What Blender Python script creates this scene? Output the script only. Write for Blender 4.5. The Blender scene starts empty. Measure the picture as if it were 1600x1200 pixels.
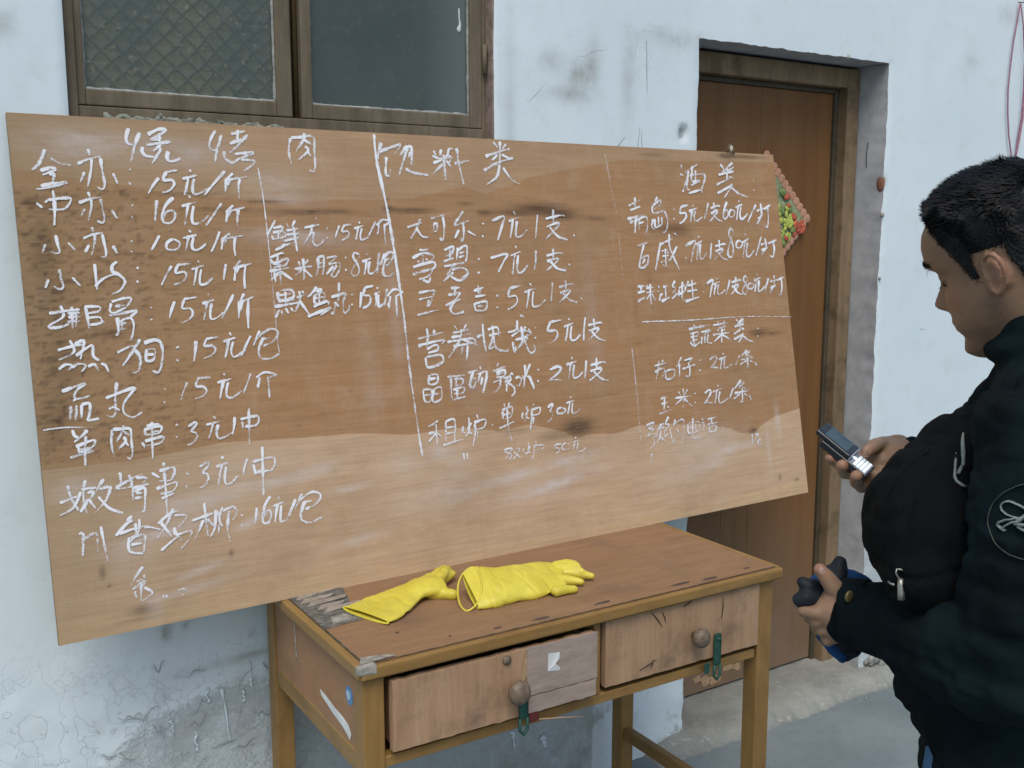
import bpy, bmesh, math, random
import numpy as np
from mathutils import Vector, Matrix, noise
from mathutils.bvhtree import BVHTree
random.seed(7)
rng = np.random.default_rng(7)
scene = bpy.context.scene
COL = scene.collection
R = math.radians

# ---------------------------------------------------------------- camera
CAM = Vector((-0.7194, -2.2307, 1.5830))
YAW, PITCH, ROLL, FPX = 0.5746, -0.1491, -0.0010, 1605.98
FWD = Vector((math.sin(YAW)*math.cos(PITCH), math.cos(YAW)*math.cos(PITCH), math.sin(PITCH)))
_r = Vector((math.cos(YAW), -math.sin(YAW), 0)); _u = _r.cross(FWD)
RIGHT = _r*math.cos(ROLL) + _u*math.sin(ROLL); UP = -_r*math.sin(ROLL) + _u*math.cos(ROLL)
cd = bpy.data.cameras.new('camera'); cam = bpy.data.objects.new('camera', cd); COL.objects.link(cam)
cam.matrix_world = Matrix((( RIGHT.x, UP.x, -FWD.x, CAM.x), (RIGHT.y, UP.y, -FWD.y, CAM.y), (RIGHT.z, UP.z, -FWD.z, CAM.z), (0,0,0,1)))
cd.sensor_width = 36; cd.lens = FPX/1600*36; cd.clip_start = .05; cd.clip_end = 500
scene.camera = cam
# ---------------------------------------------------------------- light
w = bpy.data.worlds.new('World'); scene.world = w; w.use_nodes = True
nt = w.node_tree; bg = nt.nodes['Background']
sky = nt.nodes.new('ShaderNodeTexSky'); sky.sky_type = 'NISHITA'; sky.sun_disc = False
SUN_EL, SUN_AZ = 58, 215      # azimuth clockwise from +Y
sky.sun_elevation = R(SUN_EL); sky.sun_rotation = R(SUN_AZ); sky.air_density = 1.0; sky.dust_density = 3.0; sky.ozone_density = 1.0
nt.links.new(sky.outputs[0], bg.inputs[0]); bg.inputs[1].default_value = 0.122
sd = bpy.data.lights.new('sun', 'SUN'); so = bpy.data.objects.new('sun', sd); COL.objects.link(so)
sd.energy = 1.15; sd.angle = R(30); sd.color = (1.0, .96, .9)
sv = Vector((math.sin(R(SUN_AZ))*math.cos(R(SUN_EL)), math.cos(R(SUN_AZ))*math.cos(R(SUN_EL)), math.sin(R(SUN_EL))))
so.rotation_euler = sv.to_track_quat('Z', 'Y').to_euler(); so.location = (0, -3, 5)
scene.view_settings.view_transform = 'Standard'; scene.view_settings.look = 'None'
scene.view_settings.gamma = 1; scene.view_settings.use_curve_mapping = False
scene.view_settings.exposure = 0.32

# ---------------------------------------------------------------- helpers
def at(px, py, D):                 # a point at depth D along the camera's own line of sight
    return CAM + (RIGHT*((px-800)/FPX) + UP*(-(py-600)/FPX) + FWD)*D
def on(px, py, n, d):              # the same line of sight met with the plane n.P = d
    v = RIGHT*((px-800)/FPX) + UP*(-(py-600)/FPX) + FWD
    n = Vector(n); return CAM + v*((d - n.dot(CAM))/n.dot(v))

def empty(name, loc=(0,0,0), rz=0, label=None, cat=None, group=None):
    o = bpy.data.objects.new(name, None); COL.objects.link(o); o.location = loc; o.rotation_euler = (0,0,rz)
    o.empty_display_size = .05
    tag(o, label, cat, group); return o
def tag(o, label=None, cat=None, group=None, kind=None):
    if label: o['label'] = label
    if cat: o['category'] = cat
    if group: o['group'] = group
    if kind: o['kind'] = kind
    return o
def link(name, me, m=None, parent=None, smooth=False):
    o = bpy.data.objects.new(name, me); COL.objects.link(o)
    if m is not None and not me.materials: me.materials.append(m)
    if parent is not None: o.parent = parent
    if smooth: me.shade_smooth()
    return o
def pydata(name, V, F, m=None, parent=None, smooth=False):
    me = bpy.data.meshes.new(name); me.from_pydata([tuple(v) for v in V], [], [tuple(f) for f in F]); me.update()
    return link(name, me, m, parent, smooth)

class MB:
    """collects shapes, then links them as ONE mesh object"""
    def __init__(s): s.V=[]; s.F=[]; s.P=[]
    def add(s, V, F):
        b=len(s.V); s.P.append((list(V),list(F))); s.V += [tuple(v) for v in V]; s.F += [tuple(i+b for i in f) for f in F]; return s
    def box(s, x0,x1,y0,y1,z0,z1, jit=0):
        c=[(x,y,z) for x in (x0,x1) for y in (y0,y1) for z in (z0,z1)]
        if jit: c=[(a+random.uniform(-jit,jit),b+random.uniform(-jit,jit),d+random.uniform(-jit,jit)) for a,b,d in c]
        return s.add(c, [(0,1,3,2),(4,6,7,5),(0,4,5,1),(2,3,7,6),(0,2,6,4),(1,5,7,3)])
    def tube(s, pts, rad, n=8, cap=True, flat=1.0):
        pts=[Vector(p) for p in pts]; m=len(pts)
        if not hasattr(rad,'__len__'): rad=[rad]*m
        ref=None; V=[]; F=[]
        for i,p in enumerate(pts):
            t=(pts[min(i+1,m-1)]-pts[max(i-1,0)]).normalized()
            if ref is None:
                ref = t.cross(Vector((0,0,1)));
                if ref.length<.1: ref=t.cross(Vector((0,1,0)))
            ref=(ref-t*ref.dot(t)).normalized(); b=t.cross(ref)
            for k in range(n):
                a=2*math.pi*k/n; V.append(p+ref*math.cos(a)*rad[i]+b*math.sin(a)*rad[i]*flat)
        for i in range(m-1):
            for k in range(n): F.append((i*n+k,i*n+(k+1)%n,(i+1)*n+(k+1)%n,(i+1)*n+k))
        if cap: F.append(tuple(range(n))[::-1]); F.append(tuple((m-1)*n+k for k in range(n)))
        return s.add(V,F)
    def capsule(s, a, b, r0, r1, n=14, rings=5):
        a=Vector(a); b=Vector(b); t=(b-a)
        L=t.length; t=t.normalized() if L>1e-6 else Vector((0,0,1))
        pts=[];rad=[]
        for i in range(rings):
            th=math.pi/2*i/rings; pts.append(a-t*r0*math.cos(th)); rad.append(max(r0*math.sin(th),1e-4))
        pts.append(a);rad.append(r0);pts.append(b);rad.append(r1)
        for i in range(1,rings+1):
            th=math.pi/2*i/rings; pts.append(b+t*r1*math.sin(th)); rad.append(max(r1*math.cos(th),1e-4))
        return s.tube(pts,rad,n)
    def chain(s, pts, rad, n=14):
        for i in range(len(pts)-1): s.capsule(pts[i],pts[i+1],rad[i],rad[i+1],n)
        return s
    def ell(s, c, ax, n=20, m=14):
        """ellipsoid; ax = three Vectors (half axes)"""
        c=Vector(c);V=[];F=[]
        for i in range(m+1):
            th=math.pi*i/m
            for k in range(n):
                a=2*math.pi*k/n
                V.append(c+ax[0]*math.sin(th)*math.cos(a)+ax[1]*math.sin(th)*math.sin(a)+ax[2]*math.cos(th))
        for i in range(m):
            for k in range(n): F.append((i*n+k,(i+1)*n+k,(i+1)*n+(k+1)%n,i*n+(k+1)%n))
        return s.add(V,F)
    def lathe(s, c, prof, n=16, axis='Z'):
        V=[];F=[];m=len(prof)
        for r,h in prof:
            for k in range(n):
                a=2*math.pi*k/n; x,y=r*math.cos(a),r*math.sin(a)
                V.append({'Z':(c[0]+x,c[1]+y,c[2]+h),'Y':(c[0]+x,c[1]+h,c[2]+y),'X':(c[0]+h,c[1]+x,c[2]+y)}[axis])
        for i in range(m-1):
            for k in range(n): F.append((i*n+k,i*n+(k+1)%n,(i+1)*n+(k+1)%n,(i+1)*n+k))
        F.append(tuple(range(n))); F.append(tuple((m-1)*n+k for k in range(n)))
        return s.add(V,F)
    def build(s, name, m=None, parent=None, smooth=False, bevel=0, seg=2):
        me=bpy.data.meshes.new(name); me.from_pydata(s.V,[],s.F); me.update()
        bm=bmesh.new(); bm.from_mesh(me); bmesh.ops.recalc_face_normals(bm,faces=bm.faces)
        if bevel: bmesh.ops.bevel(bm,geom=bm.edges[:],offset=bevel,segments=seg,affect='EDGES',profile=.6)
        bm.to_mesh(me); bm.free()
        return link(name,me,m,parent,smooth)
    def build_each(s, name, m=None, parent=None, smooth=False):
        for V,F in s.P: MB().add(V,F).build(name,m,parent,smooth)
    def remesh(s, name, voxel, m=None, parent=None, smooth_it=4, fn=None):
        me=bpy.data.meshes.new(name); me.from_pydata(s.V,[],s.F); me.update()
        bm=bmesh.new(); bm.from_mesh(me); bmesh.ops.recalc_face_normals(bm,faces=bm.faces); bm.to_mesh(me); bm.free()
        o=bpy.data.objects.new('tmp',me); COL.objects.link(o)
        md=o.modifiers.new('r','REMESH'); md.mode='VOXEL'; md.voxel_size=voxel; md.adaptivity=0
        if smooth_it: sm=o.modifiers.new('s','SMOOTH'); sm.factor=.5; sm.iterations=smooth_it
        dg=bpy.context.evaluated_depsgraph_get(); res=bpy.data.meshes.new_from_object(o.evaluated_get(dg)); res.name=name
        bpy.data.objects.remove(o); bpy.data.meshes.remove(me)
        if fn is not None:
            n=len(res.vertices); co=np.empty(n*3); res.vertices.foreach_get('co',co); co=co.reshape(-1,3)
            no=np.empty(n*3); res.vertex_normals.foreach_get('vector',no); no=no.reshape(-1,3)
            co=fn(co,no); res.vertices.foreach_set('co',co.ravel()); res.update()
        res.materials.clear()
        return link(name,res,m,parent,True)

def vnoise(P, s, seed=0):
    """value noise in numpy for points P (n,2 or n,3)"""
    P=np.asarray(P,float)*s
    if P.shape[1]==2: P=np.c_[P,np.zeros(len(P))]
    i=np.floor(P).astype(np.int64); f=P-i; f=f*f*(3-2*f)
    def h(a,b,c):
        x=(a*374761393+b*668265263+c*2147483647+seed*974711)&0xffffffff
        x=((x^(x>>13))*1274126177)&0xffffffff; x=(x^(x>>16))&0xffffffff
        return x/4294967295.0
    r=0
    for dx in (0,1):
        for dy in (0,1):
            for dz in (0,1):
                wgt=(f[:,0] if dx else 1-f[:,0])*(f[:,1] if dy else 1-f[:,1])*(f[:,2] if dz else 1-f[:,2])
                r=r+wgt*h(i[:,0]+dx,i[:,1]+dy,i[:,2]+dz)
    return r
def fbm(P,s,o=4,seed=0):
    t=0;a=.5;n=0
    for k in range(o): t=t+a*vnoise(P,s*2**k,seed+k*17); n+=a; a*=.5
    return t/n
def attr(me,name,vals):
    a=me.attributes.new(name,'FLOAT','POINT'); a.data.foreach_set('value',np.asarray(vals,np.float32))

# ---------------------------------------------------------------- materials
class M:
    def __init__(s,name,rough=.7,spec=.3):
        s.m=bpy.data.materials.new(name); s.m.use_nodes=True; s.t=s.m.node_tree; s.b=s.t.nodes['Principled BSDF']
        s.b.inputs['Roughness'].default_value=rough; s.b.inputs['Specular IOR Level'].default_value=spec
        s.tc=s.t.nodes.new('ShaderNodeTexCoord'); s.out=s.t.nodes['Material Output']
    def n(s,t,**k):
        x=s.t.nodes.new('ShaderNode'+t)
        for a,b in k.items(): setattr(x,a,b)
        return x
    def l(s,a,b): s.t.links.new(a,b)
    def noise(s,scale,detail=5,rough=.6,stretch=None,src='Object',dist=0):
        x=s.n('TexNoise'); x.inputs['Scale'].default_value=scale; x.inputs['Detail'].default_value=detail; x.inputs['Roughness'].default_value=rough; x.inputs['Distortion'].default_value=dist
        if stretch:
            mp=s.n('Mapping'); mp.inputs['Scale'].default_value=stretch; s.l(s.tc.outputs[src],mp.inputs[0]); s.l(mp.outputs[0],x.inputs[0])
        else: s.l(s.tc.outputs[src],x.inputs[0])
        return x.outputs['Fac']
    def at(s,name):
        x=s.n('Attribute'); x.attribute_name=name; return x.outputs['Fac']
    def ramp(s,f,stops):
        x=s.n('ValToRGB'); e=x.color_ramp.elements
        while len(e)<len(stops): e.new(.5)
        for i,(p,c) in enumerate(stops):
            e[i].position=p; e[i].color=(c,c,c,1) if not hasattr(c,'__len__') else (*c,1)
        s.l(f,x.inputs[0]); return x.outputs[0]
    def math(s,op,a,b=None,c=None,clamp=False):
        x=s.n('Math'); x.operation=op; x.use_clamp=clamp
        for i,v in enumerate((a,b,c)):
            if v is None: continue
            if isinstance(v,(int,float)): x.inputs[i].default_value=v
            else: s.l(v,x.inputs[i])
        return x.outputs[0]
    def mix(s,f,a,b,mode='MIX'):
        x=s.n('Mix'); x.data_type='RGBA'; x.blend_type=mode
        for sock,v in ((x.inputs[0],f),(x.inputs[6],a),(x.inputs[7],b)):
            if isinstance(v,(int,float)): sock.default_value=v
            elif isinstance(v,tuple): sock.default_value=(*v,1) if len(v)==3 else v
            else: s.l(v,sock)
        return x.outputs[2]
    def col(s,c):
        if isinstance(c,tuple): s.b.inputs['Base Color'].default_value=(*c,1)
        else: s.l(c,s.b.inputs['Base Color'])
        return s
    def bump(s,h,strength=.3,dist=.005):
        x=s.n('Bump'); x.inputs['Strength'].default_value=strength; x.inputs['Distance'].default_value=dist
        s.l(h,x.inputs['Height'])
        if s.b.inputs['Normal'].is_linked: s.l(s.b.inputs['Normal'].links[0].from_socket,x.inputs['Normal'])
        s.l(x.outputs[0],s.b.inputs['Normal']); return s

def wood(name, c0, c1, stretch, scale=14, rough=.55, dirt=(.05,.04,.03), dirt_amt=.35, spec=.3, worn=None):
    k=M(name,rough,spec)
    g=k.noise(scale,8,.65,stretch,dist=.6); base=k.mix(k.ramp(g,[(.3,0),(.7,1)]),c0,c1)
    fine=k.noise(scale*5,4,.7,stretch); base=k.mix(k.math('MULTIPLY',k.ramp(fine,[(.35,0),(.8,1)]),.35),base,tuple(v*.55 for v in c0))
    d=k.noise(9,6,.7); base=k.mix(k.math('MULTIPLY',k.ramp(d,[(.5,0),(.75,1)]),dirt_amt),base,dirt)
    if worn:
        q=k.noise(22,6,.75); base=k.mix(k.ramp(q,[(.62,0),(.66,1)]),base,worn)
    k.col(base); k.bump(fine,.15,.002); return k.m
def plain(name,c,rough=.6,spec=.3,var=.25,scale=30,metal=0):
    k=M(name,rough,spec); g=k.noise(scale,5,.65)
    k.col(k.mix(k.ramp(g,[(.3,0),(.75,1)]),tuple(v*(1-var) for v in c),tuple(min(1,v*(1+var)) for v in c)))
    k.b.inputs['Metallic'].default_value=metal; k.bump(g,.12,.002); return k.m

# ================================================================ materials used
m_shell = M('lime_plaster', .9, .15)
def _plaster(k):
    n1=k.noise(1.6,6,.6); n2=k.noise(14,7,.7); n3=k.noise(60,5,.7); n4=k.noise(4.5,6,.68)
    paint=k.mix(k.ramp(n1,[(.35,0),(.65,1)]),(.655,.765,.795),(.715,.82,.845))
    paint=k.mix(k.math('MULTIPLY',k.ramp(n2,[(.52,0),(.75,1)]),.28),paint,(.50,.53,.50))
    paint=k.mix(k.math('MULTIPLY',k.ramp(n3,[(.60,0),(.74,1)]),.22),paint,(.33,.33,.30))
    st=k.at('stain'); paint=k.mix(k.math('MULTIPLY',st,k.ramp(n2,[(.3,.25),(.7,1)])),paint,(.23,.22,.19))
    # bare mortar where the paint has come off
    f=k.math('ADD',k.at('peel'),k.math('MULTIPLY',k.math('SUBTRACT',n4,.5),.9)); f=k.math('ADD',f,k.math('MULTIPLY',k.math('SUBTRACT',n2,.5),.55))
    f=k.math('ADD',f,k.math('MULTIPLY',k.math('SUBTRACT',n3,.5),.30)); mask=k.ramp(f,[(.42,0),(.62,.92)]); rim=k.ramp(f,[(.465,0),(.5,1),(.505,1),(.56,0)])
    mort=k.mix(k.ramp(n2,[(.3,0),(.7,1)]),(.33,.375,.385),(.50,.56,.57))
    mort=k.mix(k.math('MULTIPLY',k.ramp(n4,[(.55,0),(.70,1)]),.45),mort,(.33,.29,.23))
    mort=k.mix(k.ramp(k.math('ADD',n3,k.math('MULTIPLY',n1,.3)),[(.70,0),(.82,.7)]),mort,(.56,.61,.61))
    mort=k.mix(k.math('MULTIPLY',k.at('moss'),k.ramp(n2,[(.42,0),(.62,.65)])),mort,(.19,.215,.155))
    c=k.mix(mask,paint,mort); c=k.mix(k.math('MULTIPLY',rim,.22),c,(.20,.19,.16))
    cr=k.n('TexVoronoi'); cr.feature='DISTANCE_TO_EDGE'; cr.inputs['Scale'].default_value=7
    wv=k.n('Mix'); wv.data_type='VECTOR'
    nz=k.n('TexNoise'); nz.inputs['Scale'].default_value=9; nz.inputs['Detail'].default_value=6; k.l(k.tc.outputs['Object'],nz.inputs[0])
    ad=k.n('VectorMath'); ad.operation='MULTIPLY_ADD'; k.l(nz.outputs['Color'],ad.inputs[0]); ad.inputs[1].default_value=(.5,.5,.5); k.l(k.tc.outputs['Object'],ad.inputs[2]); k.l(ad.outputs[0],cr.inputs['Vector'])
    crk=k.math('MULTIPLY',k.ramp(cr.outputs['Distance'],[(0,1),(.016,0)]),k.at('crack')); c=k.mix(k.math('MULTIPLY',crk,.22),c,(.12,.12,.12))
    k.col(c)
    k.bump(k.math('ADD',n2,k.math('MULTIPLY',n3,.5)),.13,.006); k.bump(k.math('MULTIPLY',mask,-1.0),.8,.004); k.bump(k.math('MULTIPLY',crk,-1.0),.6,.003)
    return k.m
m_plaster=_plaster(m_shell)
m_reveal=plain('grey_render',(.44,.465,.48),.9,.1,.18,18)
m_frame=wood('weathered_window_wood',(.105,.085,.052),(.215,.18,.125),(1,1,.12),18,.7,(.05,.05,.04),.5)
m_putty=plain('old_putty',(.30,.32,.30),.9,.1,.4,60)
m_doorframe=wood('grimy_door_frame_wood',(.18,.125,.07),(.31,.225,.135),(1,1,.1),16,.6,(.035,.03,.02),.8)
m_door=M('brown_door_veneer',.5,.3)
def _door(k):
    g=k.noise(20,8,.65,(1,1,.06),dist=.5); v=k.noise(5,3,.5,(1,1,.02)); c=k.mix(k.ramp(g,[(.3,0),(.7,1)]),(.150,.068,.022),(.205,.098,.033))
    c=k.mix(k.math('MULTIPLY',k.ramp(v,[(.45,0),(.6,1)]),.35),c,(.235,.12,.045))
    s=k.n('SeparateXYZ'); k.l(k.tc.outputs['Object'],s.inputs[0]); d=k.ramp(s.outputs[2],[(.05,.62),(.75,0)])
    c=k.mix(k.math('MULTIPLY',d,k.ramp(k.noise(6,5,.65),[(.3,.55),(.7,1)])),c,(.23,.20,.155)); k.col(c); k.bump(g,.08,.002); return k.m
m_door=_door(m_door)
m_bare=plain('bare_chipboard',(.42,.29,.17),.9,.1,.3,50)
m_dark=plain('unlit_room_paint',(.10,.11,.10),.9,.1)

# ================================================================ ground
gm=M('worn_concrete',.85,.2)
a=gm.noise(2.2,6,.62); b=gm.noise(25,6,.7); c_=gm.noise(120,3,.6)
g=gm.mix(gm.ramp(a,[(.35,0),(.65,1)]),(.150,.188,.20),(.21,.25,.26))
g=gm.mix(gm.math('MULTIPLY',gm.ramp(b,[(.5,0),(.75,1)]),.5),g,(.14,.16,.155))
g=gm.mix(gm.math('MULTIPLY',gm.ramp(c_,[(.6,0),(.75,1)]),.5),g,(.33,.35,.34))
gm.col(g); gm.bump(b,.25,.004)
xs=np.r_[-120,-40,-12,-5,np.linspace(-2,4.5,66),7,14,40,120]; ys=np.r_[-120,-40,-12,-6,np.linspace(-3,.3,34),2,8,40,120]
V=[];F=[]
for y in ys:
    for x in xs:
        z=0
        if -2<=x<=4.5 and -3<=y<=.3: z=.004*(noise.noise((x*2,y*2,.3)))
        V.append((x,y,z))
nx=len(xs)
for j in range(len(ys)-1):
    for i in range(nx-1): F.append((j*nx+i,j*nx+i+1,(j+1)*nx+i+1,(j+1)*nx+i))
tag(pydata('ground',V,F,gm.m,None,True),kind='structure')

# ================================================================ house
house=empty('plastered_house',(0,0,0),0,'whitewashed plaster house front with peeling lower wall behind the menu board','building')
WX0,WX1,WZ0=-.318,.668,1.755      # window opening
DX0,DX1,DZ1=1.356,2.188,2.115     # door opening
def axis(fine, coarse, keys):
    a=np.r_[coarse,fine]; a=np.array([v for v in a if all(abs(v-k)>.006 for k in keys)]+list(keys)); return np.unique(np.round(a,5))
xs=axis(np.arange(-1.2,3.4,.0115),[-5,-4,-3,-2,-1.6,4,5,6,7],[WX0,WX1,DX0,DX1]); zs=axis(np.arange(0,2.45,.0115),[-.15,2.6,2.8,3.3],[WZ0,2.95,DZ1])
NX,NZ=len(xs),len(zs); X,Z=np.meshgrid(xs,zs); X=X.ravel(); Z=Z.ravel(); P=np.c_[X,Z]
lowf=np.clip((.80-Z)/.30,0,1)
peel=-.45+1.28*lowf*np.clip(1-np.abs(X-.50)/1.15,0,1)**.3
peel=np.where((X<.0)&(Z<.72),np.maximum(peel,-.2+.78*np.clip((.70-Z)/.24,0,1)*np.clip((X+.62)/.35,0,1)),peel)
peel=np.where((X>2.18)&(X<2.6),np.maximum(peel,.55*np.clip((.70-Z)/.2,0,1)*np.clip((2.42-X)/.12,0,1)),peel)
peel=np.maximum(peel,.62*np.clip((.12-Z)/.12,0,1)-.05)
peel=np.where((X>1.0)&(X<1.356)&(Z<.5),np.minimum(peel,.40),peel)
stain=np.zeros_like(X)
def spot(cx,cz,rx,rz,s,arr=None):
    d=((X-cx)/rx)**2+((Z-cz)/rz)**2; return s*np.exp(-d*1.5)
for q in ((.93,1.98,.05,.05,.75),(.98,2.02,.03,.08,.6),(.90,1.93,.09,.025,.6),(.845,2.01,.04,.035,.5),(1.10,1.96,.03,.14,.4),(1.302,1.852,.022,.025,1),(1.24,2.10,.14,.03,.4),(2.82,2.33,.07,.04,.45),(2.62,2.16,.06,.05,.3),(-.43,1.97,.03,.03,.5),(-.185,.705,.012,.022,1.0),(-.14,.715,.010,.012,.9),(.01,.66,.010,.010,.8),(2.19,1.74,.015,.03,1),(.72,1.85,.02,.3,.35),(-.02,.50,.03,.09,.6),(-.1,.60,.12,.012,.5),(.0,.61,.08,.010,.6),(-.2,.56,.02,.02,.5),(2.6,1.1,.05,.05,.12),(2.45,1.5,.06,.05,.15)): stain=stain+spot(*q)
moss=np.clip((.38-Z)/.25,0,1)*.9+spot(.10,.40,.1,.1,.8)
crack=.02+.55*np.clip((.75-Z)/.2,0,1)*np.clip((.5-X)/.4,0,1)+.14*spot(1.0,2.05,.35,.2,1)+.3*spot(1.22,2.08,.12,.1,1)
rgh=np.clip((.75-Z)/.3,0,1); Y=-.0022*(fbm(P,3.5,3,1)-.5)*2-(.0003+.004*rgh)*(fbm(P,20,3,2)-.5)*2
f=peel

hole=((X-1.302)/.014)**2+((Z-1.852)/.016)**2; Y=Y+np.where(hole<1,.014,0)
# long hairline crack with depth, right of the window
cp=[(.78,1.90),(.82,1.945),(.87,2.0),(.93,2.045),(1.0,2.07),(1.08,2.085),(1.2,2.09),(1.3,2.085)]
def onedge(v,k): return np.abs(v-k)<1e-4
rag=.006*(fbm(P,22,3,9)-.5)*2+.003*(fbm(P,70,2,4)-.5)*2
Xo,Zo=X.copy(),Z.copy()
ind=(Z<=DZ1+1e-4)&(Z>=0)
for k,sg in ((DX0,.5),(DX1,1)): X=np.where(onedge(Xo,k)&ind,Xo+rag*sg,X)
Z=np.where(onedge(Zo,DZ1)&(Xo>DX0-.001)&(Xo<DX1+.001),Zo+rag*.6,Z)
X=np.where(onedge(Xo,WX1)&(Zo>WZ0),Xo+rag*.5,X)
edge=(onedge(Xo,DX0)|onedge(Xo,DX1))&ind|(onedge(Xo,WX0)|onedge(Xo,WX1))&(Zo>=WZ0)
Y=Y+np.where(edge,.004,0)
V=[(X[i],Y[i],Z[i]) for i in range(len(X))]; F=[]
for j in range(NZ-1):
    zc=(zs[j]+zs[j+1])/2
    for i in range(NX-1):
        xc=(xs[i]+xs[i+1])/2
        if WX0<xc<WX1 and WZ0<zc<2.95: continue
        if DX0<xc<DX1 and zc<DZ1: continue
        F.append((j*NX+i,j*NX+i+1,(j+1)*NX+i+1,(j+1)*NX+i))
wall=pydata('wall',V,F,m_plaster,house,True); me=wall.data
attr(me,'peel',peel); attr(me,'stain',np.clip(stain,0,1)); attr(me,'moss',np.clip(moss,0,1)); attr(me,'crack',np.clip(crack,0,1))
# wall body behind the rendered face: reveals, soffits, back
MB().box(-5,WX0-.0,.012,.24,-.15,3.3).box(WX0,WX1,.030,.24,-.15,WZ0-.0).box(WX0,WX1,.012,.24,2.95,3.3).box(WX1,DX0,.012,.24,-.15,3.3).box(DX0,DX1,.012,.24,DZ1+.003,3.3).box(DX1+.002,7,.012,.24,-.15,3.3).build('wall_core',m_reveal,house)
# right and top reveals follow the ragged edge of the render
def reveal(path, depth, vert, ax_):
    V=[];F=[];n=5
    for i,(x,z) in enumerate(path):
        for k in range(n):
            t=k/(n-1); e=(1-t)**3
            V.append((((x-ax_)*e+ax_) if vert else x, .002+depth*t, z if vert else ((z-ax_)*e+ax_)))
    for i in range(len(path)-1):
        for k in range(n-1): F.append((i*n+k,i*n+k+1,(i+1)*n+k+1,(i+1)*n+k))
    return V,F
ra=MB()
pr=sorted([(Z[i],X[i]) for i in range(len(X)) if onedge(Xo[i],DX1) and Zo[i]<=DZ1+1e-4])
Vr,Fr=reveal([(x-.001,z) for z,x in pr],.125,True,DX1+.001); ra.add(Vr,Fr)
pt=sorted([(X[i],Z[i]) for i in range(len(X)) if onedge(Zo[i],DZ1) and DX0-.001<=Xo[i]<=DX1+.001])
Vr,Fr=reveal([(x,z-.0005) for x,z in pt],.125,False,DZ1+.002); ra.add(Vr,Fr)
ra.build('door_reveal',m_reveal,house,True)
# flaked lumps of render along the reveal edge and at the wall foot
lump=MB(); lump_m=plain('loose_render',(.36,.36,.32),.95,.1,.45,40); brick_m=plain('exposed_brick',(.28,.14,.10),.95,.1,.3,40)
for q in ((2.188,1.63,.006),(2.19,1.42,.004),(1.98,2.119,.006)):
    lump.ell((q[0],-.001,q[1]),(Vector((q[2],0,0)),Vector((0,.006,0)),Vector((0,0,q[2]*1.5))),8,6)
lump.build_each('render_flake',lump_m,house,True)
MB().ell((2.190,.014,1.735),(Vector((.006,0,0)),Vector((0,.016,0)),Vector((0,0,.03))),10,8).build('exposed_brick_patch',brick_m,house,True)
MB().tube([(2.187,.07,1.87),(2.186,.074,1.83),(2.187,.072,1.79)],.0022,5,True,.6).build('reveal_crack',m_dark,house)
MB().tube([(x,-.0006,z) for x,z in [(.762,1.915),(.775,1.903),(.80,1.925),(.835,1.96),(.862,1.985),(.885,2.01),(.915,2.028),(.95,2.03),(.985,2.048),(1.02,2.052)]],[.0002,.0005,.0007,.0005,.0006,.0005,.0004,.0005,.0003,.0002],5,True,.5).build('hairline_crack',m_putty,house)
sc=MB()
for (x0,z0,x1,z1) in ((1.135,1.79,1.142,1.86),(1.155,1.79,1.148,1.85),(2.445,1.44,2.50,1.445),(2.445,1.45,2.447,1.42),(1.16,2.09,1.165,1.95),(1.05,1.79,1.09,1.83),(2.42,1.24,2.45,1.235)):
    mx=(x0+x1)/2+random.uniform(-.004,.004); sc.tube([(x0,-.001,z0),(mx,-.001,(z0+z1)/2),(x1,-.001,z1)],[.0006,.0009,.0004],4)
sc.build_each('wall_scratch',m_putty,house)
# paint left standing proud between the flaked patches, and lifted plaster lips
m_left=plain('clinging_whitewash',(.66,.76,.79),.9,.1,.12,40)
def scrap(cx,cz,h,w_,seed,name,m):
    n=22; V=[]; F=[]
    for i in range(n+1):
        t=i/n; x=cx+.35*w_*noise.noise((t*3,seed,0))*3+h*.10*t; z=cz-h*t; ww=w_*(.25+abs(noise.noise((t*5,seed+3,0)))*1.6)*(1-.3*t)
        V+=[(x-ww,-.0035,z),(x+ww,-.0035,z+.001),(x+ww*.6,-.0058,z),(x-ww*.6,-.0058,z)]
    for i in range(n):
        for k in range(4): F.append((i*4+k,(i+1)*4+k,(i+1)*4+(k+1)%4,i*4+(k+1)%4))
    pydata(name,V,F,m,house,True)
for q in ((-.070,.545,.13,.0045),(-.005,.60,.07,.004),(-.105,.555,.035,.008),(-.135,.46,.05,.006),(-.02,.53,.03,.006),(-.185,.50,.03,.005),(.03,.585,.02,.010),(.55,.30,.06,.008),(.72,.22,.05,.01),(.83,.18,.04,.014),(.45,.40,.06,.006)): scrap(*q,q[0]*37+5,'whitewash_scrap',m_left)
m_lip=plain('grey_plaster_lip',(.38,.40,.38),.9,.1,.3,40)  # mortar grey of the lifted plaster lips
for i in range(16):
    cx=random.uniform(-.38,.02); cz=random.uniform(.34,.63); L_=random.uniform(.03,.09); a0=random.uniform(-.6,.6); pts=[]
    for k in range(9):
        t=k/8; pts.append((cx+L_*t*math.cos(a0)+.006*noise.noise((t*4,i,0)),-.0024,cz+L_*t*math.sin(a0)+.022*noise.noise((t*3,i,5))))
    MB().tube(pts,[.0004+.0012*math.sin(math.pi*k/8) for k in range(9)],5,True,.5).build('plaster_lip',m_lip,house)

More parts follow.
